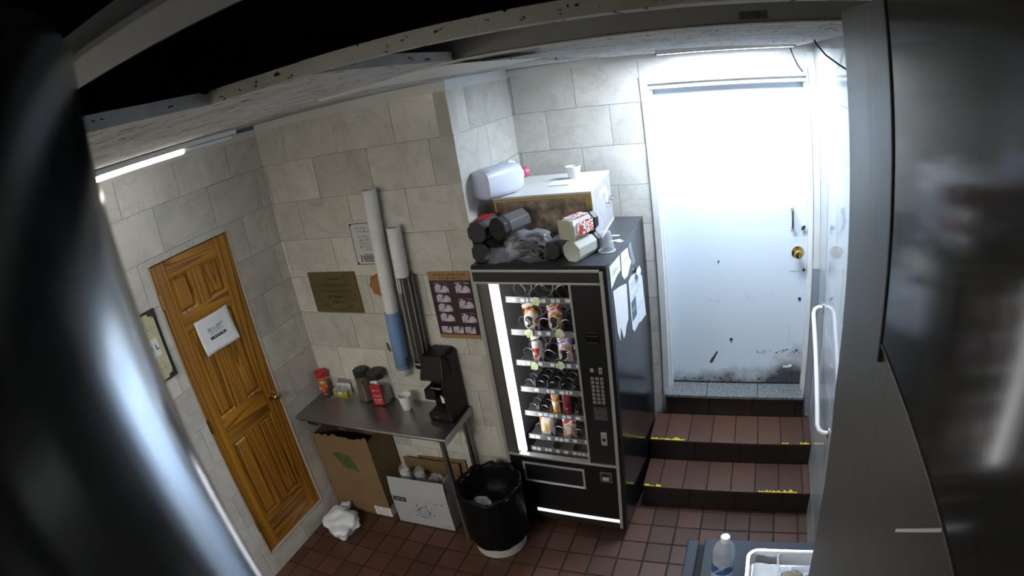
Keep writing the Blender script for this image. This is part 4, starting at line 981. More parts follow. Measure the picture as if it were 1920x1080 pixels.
stx0 = 2.216
s1, s2, s3, h1, h2, h3 = 0.2043, 0.4955, 0.8095, 0.1773, 0.3493, 0.5179
st_ = empty('trim_stairs', (stx0, s1, 0)); tag(st_, kind='structure')
st_.name = 'staircase'
mb = MB(); q = RX - 0.002 - stx0
mb.box(0, q, 0.008, s2 - s1 + 0.02, 0, h1 - 0.010); mb.box(0, q, s2 - s1 + 0.008, s3 - s1 + 0.02, 0, h2 - 0.010)
mb.box(0.07, MX1 - stx0, s3 - s1 + 0.008, SD - s1 + 0.1, 0, h3 - 0.022)
mb.build('core', M['grout_floor'], st_)
tr = {}
for (yy0, yy1, zt, x0, x1, xo) in ((0.0, s2 - s1, h1, 0.0, q, 2.4789), (s2 - s1, s3 - s1, h2, 0.0, q, 2.4789)):
    x = xo - stx0 - 2 * TP
    while x < x1:
        a, b = max(x0, x + 0.003), min(x1, x + TP - 0.003)
        if b - a > 0.01:
            o = MB().hexa([(a, yy0 - 0.006, zt - 0.012), (b, yy0 - 0.006, zt - 0.012), (b, yy1 - 0.002, zt - 0.012), (a, yy1 - 0.002, zt - 0.012)],
                          [(a, yy0 - 0.004, zt), (b, yy0 - 0.004, zt), (b, yy1 - 0.002, zt), (a, yy1 - 0.002, zt)]).build('tread_tile', M['quarry'], st_, bevel=0.002)
        x += TP
for (yy, z0, z1, x0, x1) in ((0.0, 0.002, h1 - 0.014, 0.0, q), (s2 - s1, h1 + 0.002, h2 - 0.014, 0.0, q), (s3 - s1, h2 + 0.002, h3 - 0.024, 0.07, MX1 - stx0)):
    x = x0
    k = 0
    while x < x1 - 0.01:
        b = min(x1, x + 0.31)
        MB().box(x + 0.002, b - 0.002, yy, yy + 0.012, z0, z1).build('riser_tile', M['riser'], st_, bevel=0.0015)
        x = b
x = 0.06
for w_ in (0.30, 0.365, 0.33):
    MB().box(x + 0.002, min(x + w_, MX1 - stx0) - 0.001, s3 - s1 - 0.012, SD - s1 - 0.001, h3 - 0.022, h3).build('threshold_slab', M['terrazzo'], st_, bevel=0.003)
    x += w_
r_ = random.Random(12)
def stripe(x0, x1, y, z):
    n = max(4, int((x1 - x0) / 0.012)); pts = [(x0, y - 0.0045, z + 0.0008)] + [(x0 + (x1 - x0) * k / n, y + 0.001 + 0.026 * r_.random() ** 1.6, z + 0.0008) for k in range(n + 1)] + [(x1, y - 0.0045, z + 0.0008)]
    MB().prism(pts, (0, 0, 0.0008)).build('paint_stripe', M['yellow'], st_)
for (a, b, y, z) in ((2.225, 2.285, 0, h1), (2.30, 2.335, 0, h1), (2.98, 3.06, 0, h1), (3.065, 3.235, 0, h1), (2.225, 2.30, s2 - s1, h2), (2.305, 2.455, s2 - s1, h2), (3.12, 3.165, s2 - s1, h2), (3.245, 3.305, s2 - s1, h2)):
    stripe(a - stx0, b - stx0, y, z)

# stair rail on the right wall
t = empty('handrail', (RX, 0.0, 0.0), 0, 'white stair handrail fixed to glossy right wall above the red steps', 'handrail')
P0, P1 = Vector((0, 0.607, 1.285)), Vector((0, -0.059, 0.851)); dd = (P1 - P0).normalized()
out = Vector((-0.062, 0, 0))
path = [P0 + Vector((-0.001, 0, 0)), P0 + out * 0.45 - dd * 0.0, P0 + out * 0.85 + dd * 0.015, P0 + out + dd * 0.045]
path += [P0.lerp(P1, f) + out for f in (0.2, 0.5, 0.8)]
path += [P1 + out - dd * 0.045, P1 + out * 0.85 - dd * 0.015, P1 + out * 0.45, P1 + Vector((-0.001, 0, 0))]
MB().tube(path, 0.0135, 14).build('rail', mat('white_enamel', (0.80, 0.80, 0.80), 0.25), t, smooth=True, auto=60)
for P in (P0, P1):
    MB().lathe([(0.030, 0), (0.030, 0.004), (0.018, 0.010)], 20, M=Matrix.Rotation(R(-90), 3, 'Y'), c=(-0.001, P.y, P.z)).build('wall_flange', M['chrome'], t, smooth=True, auto=40)
# black cables by the ceiling
t = MB().tube([(3.165, 0.70, 2.80), (3.175, 0.68, 2.75), (3.20, 0.68, 2.69), (3.225, 0.70, 2.655), (3.24, 0.83, 2.655)], 0.004, 8).build('cable', M['black_plastic'], smooth=True); tag(t, 'thin dark cable hanging from ceiling to the metal door header', 'cable')
t = MB().tube([(3.18, -0.10, 2.85), (3.20, -0.10, 2.80), (3.235, -0.12, 2.752), (3.28, -0.15, 2.715), (3.3135, -0.18, 2.69)], 0.004, 8).build('cable', M['black_plastic'], smooth=True); tag(t, 'black cable looping from ceiling gap down the right wall', 'cable')

# ------------------------------------------------------------------ vending machine
VR = -0.0501; VW, VD, VZ = 0.7452, 0.8683, 1.8302
cv, sv = math.cos(VR), math.sin(VR)
V0 = Vector((2.1693 - VW * cv, -0.1153 - VW * sv, 0))
def MV(u, w, z): return Vector((V0.x + u * cv - w * sv, V0.y + u * sv + w * cv, z))
v = empty('vending_machine', V0, VR, 'tall black snack vending machine with lit glass front', 'vending machine')
B_ = M['black_gloss']
mb = MB(); th = 0.02
mb.box(0, th, 0.02, VD, 0.07, VZ); mb.box(VW - 0.195, VW, 0.03, VD, 0.07, VZ); mb.box(th, VW - 0.195, VD - th, VD, 0.07, VZ)
mb.box(th, VW - 0.195, 0.02, VD - th, VZ - 0.085, VZ); mb.box(th, VW - 0.195, 0.02, VD - th, 0.07, 0.56)
mb.build('cabinet', B_, v, bevel=0.003)
MB().box(0.0, VW, 0.0, VD, VZ - 0.0005, VZ + 0.001).build('top_sheet', mat('dusty_top', (0.05, 0.055, 0.062), 0.4, var=0.5, scale=6, rvar=0.15), v)
MB().box(th, 0.022, 0.025, VD - th, 0.56, VZ - 0.085).box(VW - 0.197, VW - 0.195, 0.025, VD - th, 0.56, VZ - 0.085).box(th, VW - 0.195, 0.50, 0.502, 0.56, VZ - 0.085).build('inner_lining', mat('liner_grey', (0.13, 0.132, 0.14), 0.5), v)
for (a, b) in ((0.05, 0.06), (VW - 0.06, 0.06), (0.05, VD - 0.06), (VW - 0.06, VD - 0.06)):
    MB().lathe([(0.025, 0), (0.025, 0.03), (0.012, 0.035), (0.012, 0.07)], 12, c=(a, b, 0)).build('foot', M['black_matte'], v, smooth=True, auto=40)
# front door
MB().box(0.004, 0.705, -0.012, 0.02, 1.745, 1.800).build('header_panel', mat('header_black', (0.018, 0.019, 0.021), 0.3), v, bevel=0.002)
mb = MB()
mb.box(0.0, 0.712, -0.018, 0.02, 1.800, 1.814)
mb.box(0.0, 0.708, -0.016, 0.02, 1.733, 1.745)
mb.box(0.708, 0.728, -0.018, 0.02, 0.09, 1.806)
mb.box(0.0, 0.022, -0.016, 0.02, 0.52, 1.733)
mb.box(0.02, 0.708, -0.016, 0.02, 0.592, 0.606)
mb.box(0.540, 0.553, -0.014, 0.02, 0.606, 1.733)
mb.build('silver_trim', M['alu'], v, bevel=0.002)
MB().box(0.728, VW, -0.010, 0.03, 0.08, VZ - 0.003).build('door_edge', M['black_plastic'], v, bevel=0.002)
MB().box(0.0, VW, -0.006, 0.02, 1.814, VZ - 0.001).build('top_edge', M['black_plastic'], v, bevel=0.002)
MB().box(0.022, 0.056, -0.004, 0.02, 0.606, 1.733).build('side_strip', M['alu_dark'], v)
MB().box(0.056, 0.092, -0.010, 0.02, 0.606, 1.733).build('side_strip', mat('strip_bronze', (0.18, 0.17, 0.155), 0.4, 0.7), v)
MB().box(0.095, 0.136, 0.004, 0.022, 0.618, 1.733).build('light_tube', lamp_mat('lamp_machine', (1.0, 0.965, 0.95), LAMP_MACHINE), v, bevel=0.004)
MB().box(0.092, 0.540, -0.002, 0.001, 0.606, 1.733).build('glass_pane', M['glass'], v)
MB().box(0.553, 0.708, -0.006, 0.03, 0.606, 1.733).build('control_panel', mat('panel_black', (0.010, 0.011, 0.012), 0.3), v, bevel=0.002)
MB().box(0.0, 0.708, -0.010, 0.02, 0.16, 0.592).build('lower_door', M['black_plastic'], v, bevel=0.003)
MB().box(0.0, 0.735, -0.004, 0.02, 0.075, 0.135).build('kick_panel', M['black_matte'], v)
MB().box(0.15, 0.715, -0.0135, -0.003, 0.135, 0.158).build('kick_strip_glow', lamp_mat('kick_glow', (0.95, 0.97, 1.0), 1.2), v, bevel=0.002)  # kick trim made to glow in place of a bright reflection
# controls
dsp = MB().box(0.598, 0.672, -0.0085, -0.006, 1.405, 1.475).build('display', mat('display', (0.006, 0.006, 0.008), 0.15), v)
for zz in (1.468, 1.448, 1.41): MB().box(0.604, 0.666, -0.0095, -0.0085, zz, zz + 0.003).build('display_line', M['alu_dark'], dsp)
MB().box(0.604, 0.624, -0.010, -0.006, 1.235, 1.258).build('coin_button', M['alu'], v, bevel=0.003)
mb = MB(); mb.box(0.652, 0.672, -0.010, -0.006, 1.225, 1.265); mb.build('coin_slot', M['alu'], v, bevel=0.002)
MB().box(0.660, 0.664, -0.0108, -0.0098, 1.230, 1.260).build('slot_gap', M['black_matte'], v)
kp = MB().box(0.598, 0.682, -0.0075, -0.006, 1.03, 1.215).build('keypad', M['black_plastic'], v)
for r0 in range(7):
    for c0 in range(3):
        k_ = MB().box(0, 0.019, -0.003, 0, 0, 0.019).build('key', mat('key_grey', (0.20, 0.20, 0.20), 0.5) if r0 == c0 == 0 else bpy.data.materials['key_grey'], kp, loc=(0.603 + 0.026 * c0, -0.0075, 1.188 - 0.0255 * r0))
lb = MB().box(0.600, 0.680, -0.0078, -0.006, 0.925, 1.012).build('instruction_label', mat('label_dark', (0.05, 0.05, 0.05), 0.5), v)
mb = MB()
for k in range(3): marks(mb, 0.066, 0.007, 60 + k, ON_BACK(-0.0084), 0.607, 0.992 - 0.013 * k)
for k in range(3): marks(mb, 0.066, 0.006, 70 + k, ON_BACK(-0.0084), 0.607, 0.950 - 0.010 * k)
mb.build('label_print', mat('print_grey', (0.2, 0.2, 0.2), 0.6), lb)
MB().box(0.630, 0.668, -0.016, -0.006, 0.752, 0.846).build('bill_acceptor', M['alu'], v, bevel=0.005)
MB().box(0.640, 0.658, -0.0175, -0.0155, 0.785, 0.805).build('bill_slot', M['black_matte'], v)
cr_ = MB().box(0.602, 0.678, -0.016, -0.010, 0.470, 0.550).build('coin_return', M['alu_dark'], v, bevel=0.003)
MB().box(0.614, 0.666, -0.0175, -0.0155, 0.482, 0.538).build('coin_return_door', M['black_matte'], cr_)
MB().hexa([(0.62, -0.018, 0.492), (0.66, -0.018, 0.492), (0.66, -0.0175, 0.515), (0.62, -0.0175, 0.515)], [(0.62, -0.024, 0.492), (0.66, -0.024, 0.492), (0.66, -0.018, 0.515), (0.62, -0.018, 0.515)]).build('coin_return_lip', M['alu'], cr_)
mb = MB(); mb.box(0.103, 0.508, -0.017, -0.010, 0.536, 0.552); mb.box(0.103, 0.118, -0.017, -0.010, 0.394, 0.536); mb.box(0.493, 0.508, -0.017, -0.010, 0.394, 0.536)
df = mb.build('delivery_frame', M['alu'], v, bevel=0.002)
MB().box(0.118, 0.493, -0.012, -0.010, 0.410, 0.536).build('delivery_flap', mat('flap_black', (0.008, 0.009, 0.012), 0.25), df)
MB().box(0.112, 0.499, -0.019, -0.010, 0.396, 0.409).build('delivery_lip', mat('white_edge', (0.75, 0.75, 0.75), 0.3), df, bevel=0.002)
# shelves with coils
shelves = (1.607, 1.407, 1.210, 1.030, 0.858, 0.682, 0.585)
def helix(cx, cz, r, w0, w1, turns, ph=0.0):
    n = int(turns * 12)
    return [(cx + r * math.cos(2 * PI * turns * k / n + ph), w0 + (w1 - w0) * k / n, cz + r * math.sin(2 * PI * turns * k / n + ph)) for k in range(n + 1)]
M['coil'] = mat('coil_wire', (0.55, 0.55, 0.55), 0.3, 0.8)
M['tray'] = mat('tray_grey', (0.22, 0.22, 0.22), 0.45, 0.4)
M['tag_white'] = mat('price_tag', (0.8, 0.8, 0.82), 0.5)
for si, z in enumerate(shelves):
    sh = empty('shelf', (0, 0, 0)); sh.parent = v
    MB().box(0.115, 0.535, 0.10, 0.47, z - 0.028, z - 0.024).build('tray', M['tray'], sh)
    MB().box(0.122, 0.535, 0.098, 0.103, z - 0.030, z + 0.006).build('front_rail', M['tray'], sh)
    n = 3 if si in (0, 1, 2, 5, 6) else 5
    for k in range(n):
        cx = 0.135 + 0.39 * (k + 0.5) / n
        r = 0.046 if n == 3 else 0.032
        if si < 6:
            MB().tube(helix(cx, z - 0.022 + r + 0.003, r, 0.106, 0.44, 4.0 if n == 3 else 5.0, 0.6 * k), 0.0028, 4).build('coil', M['coil'], sh, smooth=True)
        if k: MB().box(cx - 0.39 / n / 2 - 0.002, cx - 0.39 / n / 2 + 0.002, 0.11, 0.45, z - 0.024, z + (0.05 if n == 5 else 0.02)).build('divider', M['tray'], sh)
    r_ = random.Random(100 + si)
    x = 0.130
    while x < 0.51:
        wv = r_.uniform(0.016, 0.03)
        MB().box(0, wv, -0.0012, 0, 0, 0.021).build('price_tag', M['tag_white'], sh, loc=(x, 0.0975, z - 0.022 + r_.uniform(-0.003, 0.003)))
        x += wv + r_.choice((0.008, 0.03, 0.05))
for (cx, z, a) in ((0.305, 1.590, 20), (0.235, 1.395, -10), (0.415, 1.405, 0), (0.235, 1.185, 5), (0.395, 1.200, 25)):
    MB().prism([(-0.022, 0, -0.025), (0.018, 0, -0.022), (0.024, 0, 0.012), (0.008, 0, 0.028), (-0.018, 0, 0.022)], (0, 0.002, 0)).build('promo_tag', patches('promo', [(0.62, 0.72, 0.35), (0.8, 0.85, 0.7), (0.5, 0.68, 0.2)], 40) if (cx, z) == (0.305, 1.590) else bpy.data.materials['promo'], v, loc=(cx, 0.093, z), rot=(0, R(a), 0))
# bags of snacks: pillow packs standing in the coils
def snack(u, z, w, h, cols, label, cat='snack bag', tilt=0.0, seed=0, dp=0.028, wdep=0.145, name='snack_bag'):
    p = MV(u, wdep, z); t = empty(name, p, VR, label, cat)
    def face(sgn):
        def fn(a, b):
            x, y = a * 2 - 1, b
            puff = (1 - abs(x) ** 3) * max(0.0, math.sin(PI * min(1, max(0, b)))) ** 0.6
            n_ = noise.noise(Vector((a * 3 + seed * 5, b * 4, sgn * 2))) * 0.006
            return (x * w / 2 * (1 - 0.05 * math.sin(PI * b)), sgn * (dp * puff) + n_ * puff, b * h)
        return fn
    mb = MB(); mb.grid(face(-1), 10, 12); mb.grid(face(1), 10, 12)
    b = mb.build('pack', patches('foil_' + str(seed), cols, 16, 0.28, 0.1), t, smooth=True, rot=(R(tilt), 0, 0))
    MB().box(-w / 2, w / 2, -0.001, 0.001, h - 0.001, h + 0.011).build('seal', b.data.materials[0], t, rot=(R(tilt), 0, 0))
    MB().box(-w / 2, w / 2, -0.001, 0.001, -0.002, 0.008).build('seal', b.data.materials[0], t, rot=(R(tilt), 0, 0))
    return t
WH = (0.8, 0.78, 0.74); OR = (0.75, 0.25, 0.02); RD = (0.5, 0.04, 0.03); DK = (0.03, 0.025, 0.02); YL = (0.8, 0.55, 0.1); PK = (0.7, 0.4, 0.42)
snack(0.235, 1.385, 0.095, 0.165, [DK, WH, WH, OR, DK], 'white and brown snack bag, left one on second shelf', seed=1)
snack(0.380, 1.385, 0.090, 0.175, [DK, WH, OR, WH, RD], 'orange and white snack bag, right one on second shelf', seed=2)
snack(0.245, 1.188, 0.070, 0.180, [RD, WH, WH, WH, DK], 'narrow white snack bag, left one on third shelf', seed=3)
snack(0.415, 1.188, 0.090, 0.170, [DK, WH, PK, WH, (0.3, 0.2, 0.6)], 'pink and white snack bag, right one on third shelf', seed=4)
snack(0.490, 1.188, 0.050, 0.12, [DK, PK, DK, PK], 'slim dark pink snack bag at the right end of third shelf', seed=5)
snack(0.322, 0.836, 0.052, 0.155, [WH, YL, OR, (0.8, 0.5, 0.35), RD], 'slim orange candy bar standing on the fifth shelf', 'candy bar', seed=6, dp=0.012, wdep=0.12, name='candy_bar')
snack(0.392, 0.836, 0.052, 0.150, [(0.2, 0.02, 0.03), (0.3, 0.03, 0.04), (0.25, 0.03, 0.03), (0.35, 0.1, 0.1)], 'slim dark red candy bar standing on the fifth shelf', 'candy bar', seed=7, dp=0.012, wdep=0.12, name='candy_bar')
snack(0.235, 0.660, 0.095, 0.145, [YL, WH, WH, WH, OR], 'white snack bag, left one on sixth shelf', seed=8)
snack(0.380, 0.660, 0.090, 0.145, [WH, OR, WH, RD, WH], 'orange red and white snack bag, right one on sixth shelf', seed=9)
# papers taped to the side of the machine
def note(name, pts, label, m, prints=(), cat='paper'):
    p0 = MV(VW + 0.0006, pts[0][0], pts[0][1]); t = empty(name, p0, VR, label, cat)
    MB().prism([(0.0, a - pts[0][0], z - pts[0][1]) for a, z in pts], (0.0012, 0, 0)).build('sheet', m, t)
    if prints:
        mb = MB()
        for (a, z, w, h, s) in prints: marks(mb, w, h, s, ON_SIDE(0.0017), a - pts[0][0], z - pts[0][1])
        mb.build('print', M['ink_grey'], t)
    return t
note('taped_paper', [(0.045, 1.806), (0.043, 1.690), (0.09, 1.70), (0.16, 1.715), (0.242, 1.715), (0.247, 1.798)], 'cream paper taped to machine side, topmost and nearest the front', M['paper_cream'], [(0.075, 1.745, 0.13, 0.010, 81), (0.075, 1.762, 0.13, 0.008, 82)])
note('taped_paper', [(0.270, 1.796), (0.256, 1.680), (0.300, 1.640), (0.38, 1.632), (0.43, 1.66), (0.479, 1.675), (0.44, 1.72), (0.423, 1.779)], 'cream torn paper on machine side, second along its top', M['paper_cream'], [(0.31, 1.725, 0.10, 0.010, 83)])
note('tape_scrap', [(0.450, 1.782), (0.505, 1.79), (0.53, 1.72), (0.575, 1.645), (0.50, 1.645), (0.475, 1.70)], 'crumpled clear tape scrap at the back of the top papers on machine side', M['film'], cat='tape')
note('taped_paper', [(0.066, 1.668), (0.085, 1.43), (0.12, 1.36), (0.15, 1.43), (0.19, 1.34), (0.225, 1.345), (0.26, 1.38), (0.314, 1.40), (0.325, 1.50), (0.333, 1.603), (0.2, 1.64)], 'large blank white paper with torn bottom on machine side', M['paper'])
note('taped_paper', [(0.379, 1.592), (0.375, 1.42), (0.385, 1.30), (0.43, 1.262), (0.55, 1.262), (0.60, 1.245), (0.744, 1.225), (0.720, 1.37), (0.707, 1.50), (0.593, 1.572), (0.45, 1.60)], 'printed white paper with curled corner on machine side, rearmost', mat('paper_blue', (0.72, 0.75, 0.82), 0.7), [(0.42, 1.55, 0.20, 0.012, 84), (0.42, 1.525, 0.22, 0.010, 85), (0.42, 1.47, 0.24, 0.009, 86), (0.52, 1.35, 0.16, 0.008, 88)])
tt = [o for o in bpy.data.objects if o.get('label') == 'printed white paper with curled corner on machine side, rearmost'][0]
MB().box(0.0013, 0.0019, 0.02, 0.13, -0.255, -0.135).build('print_block', mat('print_teal', (0.10, 0.13, 0.15), 0.6), tt)
marks(MB(), 0.08, 0.02, 87, ON_SIDE(0.0024), 0.032, -0.20).build('print', M['paper'], tt)
MB().blob((0.012, 0.20, -0.02), (0.010, 0.05, 0.03), 23, 0.4, 3).build('curled_corner', bpy.data.materials['paper_blue'], tt)

# ------------------------------------------------------------------ things on top of the machine
ZT = VZ + 0.0012
t = empty('storage_box', MV(0.075, 0.235, ZT), VR + R(5), 'large brown marbled box with gold edges and white top on the machine', 'box')
bw, bd_, bh = 0.545, 0.55, 0.305
osb = mat('marbled_board', (0.46, 0.35, 0.26), 0.55, var=0.7, scale=20, col2=(0.15, 0.105, 0.07))
MB().box(0.012, bw - 0.012, 0.006, bd_ - 0.004, 0.0, bh - 0.016).build('body', osb, t)
gold = mat('gold_edge', (0.42, 0.30, 0.09), 0.4, 0.3)
mb = MB(); MB().box(0.0, 0.016, 0, 0.012, 0.0, bh - 0.02).build('corner_post', gold, t, bevel=0.002)
MB().box(bw - 0.034, bw, 0, 0.012, 0.0, bh - 0.02).build('corner_post', gold, t, bevel=0.002)
MB().box(0.0, bw, -0.004, 0.012, bh - 0.030, bh - 0.014).build('front_edging', gold, t, bevel=0.002)
MB().box(-0.004, bw + 0.004, -0.004, bd_, bh - 0.014, bh).build('lid', M['white_paint'], t, bevel=0.003)
MB().box(bw - 0.012, bw, 0.012, bd_, 0.0, bh - 0.014).build('side_board', mat('side_pale', (0.40, 0.385, 0.40), 0.5, var=0.25, scale=18), t)
MB().box(bw, bw + 0.002, 0.03, bd_, 0.0, 0.012).build('side_edging', M['white_paint'], t)
MB().box(bw - 0.03, bw + 0.003, -0.006, 0.0, 0.01, 0.11).build('corner_label', patches('dark_label', [(0.02, 0.015, 0.012), (0.05, 0.04, 0.03), (0.15, 0.1, 0.07)], 60), t)
MB().box(bw + 0.0005, bw + 0.0015, 0.20, 0.36, 0.22, 0.25).box(bw + 0.0005, bw + 0.0015, 0.36, 0.42, 0.12, 0.24).build('side_label', M['paper'], t)
for yy in (0.36, 0.46): MB().tube([(bw, yy, 0.15), (bw + 0.02, yy, 0.15), (bw + 0.02, yy + 0.05, 0.15), (bw, yy + 0.05, 0.15)], 0.006, 8).build('latch', M['chrome'], t, smooth=True)
# box local frame helper
bxM = Matrix.Translation(MV(0.075, 0.235, ZT)) @ Matrix.Rotation(VR + R(5), 4, 'Z')
def BX(x, y, z): return bxM @ Vector((x, y, z))
o = cup_mb(0.046, 0.032, 0.075, 24).build('paper_cup', M['paper'], smooth=True, auto=45); o.location = BX(0.375, 0.36, bh + 0.001); tag(o, 'white paper cup standing on the white lid of the box', 'cup')
o = MB().box(-0.06, 0.06, -0.075, 0.075, 0, 0.004).build('paper_stack', M['paper']); o.location = BX(0.32, 0.26, bh + 0.001); o.rotation_euler = (0, 0, R(4)); tag(o, 'thin white paper pad lying on the white lid of box', 'paper')
t = empty('milk_jug', BX(0.035, 0.085, bh + 0.085), 0, 'translucent white plastic jug with pink cap lying on the box', 'jug', rot=(0, 0, R(64)))
milk = clear('milky_plastic', (0.80, 0.83, 0.92), 0.22, 0.35, milky=0.5)
def jug_ring(x, w, h, n=24):
    out = []
    for k in range(n):
        a = 2 * PI * k / n; c, s = math.cos(a), math.sin(a); e = 0.55
        out.append((x, w * math.copysign(abs(c) ** e, c), h * math.copysign(abs(s) ** e, s)))
    return out
JS = 1.1
rings = [jug_ring(-0.150, 0.052, 0.052), jug_ring(-0.142, 0.072, 0.070), jug_ring(-0.10, 0.076, 0.076), jug_ring(0.05, 0.076, 0.076), jug_ring(0.09, 0.066, 0.064), jug_ring(0.125, 0.030, 0.030), jug_ring(0.140, 0.022, 0.022)]
mb = MB(); vs = [(p[0] * JS, p[1] * JS, p[2] * JS) for r in rings for p in r]; fs = []
for j in range(len(rings) - 1):
    for k in range(24): fs.append((j * 24 + k, j * 24 + (k + 1) % 24, (j + 1) * 24 + (k + 1) % 24, (j + 1) * 24 + k))
fs.append(tuple(range(24))[::-1]); fs.append(tuple(6 * 24 + k for k in range(24)))
mb.add(vs, fs).build('body', milk, t, smooth=True, auto=60)
MB().tube([(0.152, 0, 0), (0.154, 0, 0), (0.190, 0, 0), (0.192, 0, 0)], [0.030, 0.032, 0.032, 0.028], 20).build('cap', mat('pink_cap', (0.62, 0.09, 0.18), 0.4), t, smooth=True, auto=50)
MB().tube([(0.05, 0.0, 0.070), (0.07, 0.0, 0.085), (0.10, 0.0, 0.075), (0.115, 0, 0.045)], 0.012, 10).build('handle', milk, t, smooth=True, auto=60)
# coffee jars lying with their lids to the front
def lying(u, dw, z, rz, label, **k):
    L_ = k.get('h', 0.205)
    p = MV(u - L_ * math.sin(R(rz)), dw + L_ * math.cos(R(rz)), z)
    return octo_jar('coffee_jar', p, label, None, rot=(R(90), R(k.pop('roll', 0)), VR + R(rz)), **k)
bodyd = clear('smoke_plastic', (0.17, 0.16, 0.16), 0.35, 0.15, milky=0.3)
lying(0.058, 0.028, ZT + 0.057, 0, 'empty coffee jar with black lid, lowest of the left three on the machine', fill=0.0, body=bodyd, w=0.112, h=0.195)
lying(0.058, 0.020, ZT + 0.171, 0, 'coffee jar with black lid and red label, stacked at far left on machine', fill=0.0, body=bodyd, w=0.112, h=0.195)
lying(0.180, 0.018, ZT + 0.190, -20, 'coffee jar with black lid, tilted and leaning right of the red one', fill=0.0, body=bodyd, w=0.118, h=0.20, roll=35)
tt = [o for o in bpy.data.objects if o.get('label', '').startswith('coffee jar with black lid and red label')][0]
MB().box(-0.036, 0.036, 0.0562, 0.0572, 0.02, 0.14).build('label', M['label_red'], tt)
t = octo_jar('coffee_jar', MV(0.455, 0.262, ZT + 0.050), 'black lidded coffee jar lying beside the empty clear one on the machine', fill=0.0, body=bodyd, w=0.095, h=0.20, rot=(R(90), 0, VR + R(-4)))
bodyc = clear('jar_plastic', (0.88, 0.88, 0.80), 0.50, 0.12, milky=0.5)
def clear_jar(p, rz, label, lab, roll=0):
    t = octo_jar('clear_jar', p, label, fill=0.0, lid=M['jar_black'], body=bodyc, w=0.105, h=0.205, rot=(R(-90), R(roll), VR + R(rz)))
    if lab:
        MB().box(-0.032, 0.032, -0.0545, -0.0535, 0.02, 0.15).build('label', patches('jar_wrap', [(0.4, 0.05, 0.04), (0.8, 0.78, 0.7), (0.65, 0.07, 0.05), (0.8, 0.8, 0.76), (0.2, 0.2, 0.4)], 26), t)
        MB().box(0.0535, 0.0545, -0.034, 0.034, 0.02, 0.15).build('label', bpy.data.materials['jar_wrap'], t)
        MB().box(-0.05, 0.05, -0.05, 0.05, 0.001, 0.003).build('amber_dregs', clear('amber', (0.80, 0.76, 0.62), 0.5, 0.3, milky=0.5), t)
    return t
clear_jar(MV(0.556, 0.045, ZT + 0.054), -20, 'empty clear plastic jar lying on its side, lower of two on machine', False)
clear_jar(MV(0.541, 0.055, ZT + 0.163), -21, 'clear plastic jar with red and white label, lying on the other', True)
# crumpled plastic bag with black cutlery
t = empty('cutlery_bag', MV(0.310, 0.095, ZT), VR, 'crumpled clear plastic bag holding black cutlery on the machine front edge', 'bag')
MB().blob((0.0, 0.0, 0.07), (0.125, 0.075, 0.088), 31, 0.42, 2.0, sub=4, flat=-0.0695).build('film', M['film'], t, smooth=True)
MB().blob((-0.165, -0.03, 0.030), (0.09, 0.05, 0.050), 33, 0.5, 1.6, sub=3, flat=-0.0295).build('film_end', M['film'], t, smooth=True)
mb = MB(); r_ = random.Random(8)
for k in range(60):
    a = r_.uniform(-0.5, 0.5); x, y, z = r_.uniform(-0.02, 0.055), r_.uniform(-0.05, 0.03), r_.uniform(0.03, 0.12); l = 0.055
    mb.tube([(x - l * math.cos(a), y - l * math.sin(a), z), (x, y, z + 0.006), (x + l * math.cos(a), y + l * math.sin(a), z - 0.01)], [0.004, 0.005, 0.008], 5)
o = mb.build('cutlery', M['black_plastic'], t); o['kind'] = 'stuff'
t = empty('clear_cup', MV(0.690, 0.215, ZT), 0, 'clear plastic cup standing upside down at machine right edge', 'cup')
MB().lathe([(0.044, 0.0), (0.045, 0.003), (0.043, 0.006), (0.030, 0.102), (0.029, 0.105), (0.0, 0.105)], 28, cap0=False, cap1=False).build('cup', clear('cup_plastic', (0.95, 0.96, 0.98), 0.78, 0.1, milky=0.5), t, smooth=True, auto=45)
MB().lathe([(0.043, 0.0), (0.046, 0.001), (0.046, 0.005), (0.043, 0.006)], 28, cap0=False, cap1=False).build('rim', M['white_plastic'], t, smooth=True)
for k, (u, w, l, a) in enumerate(((0.672, 0.47, 0.05, 5), (0.700, 0.385, 0.06, 25), (0.725, 0.365, 0.04, 20))):
    t = MB().blob((0, 0, 0.002), (l / 2, 0.012, 0.002), 41 + k, 0.4, 3, sub=2).build('paper_scrap', M['paper']); t.location = MV(u, w, ZT + 0.0005); t.rotation_euler = (0, 0, R(a))
    tag(t, ['white paper scrap on machine top, nearest the back', 'white paper scrap on machine top, the middle of three', 'white paper scrap on machine top, right by its side edge'][k], 'paper scrap')
t = empty('machine_label', MV(0.330, 0.055, ZT), VR, 'worn grey sticker on the front edge of the machine top', 'sticker')
MB().box(0, 0.10, 0, 0.02, 0, 0.0008).build('sticker', mat('sticker_worn', (0.25, 0.24, 0.22), 0.6, var=0.5, scale=60), t)
marks(MB(), 0.09, 0.010, 91, lambda x, z: (x, z, 0.0012), 0.005, 0.005).build('print', M['grey_plastic'], t)

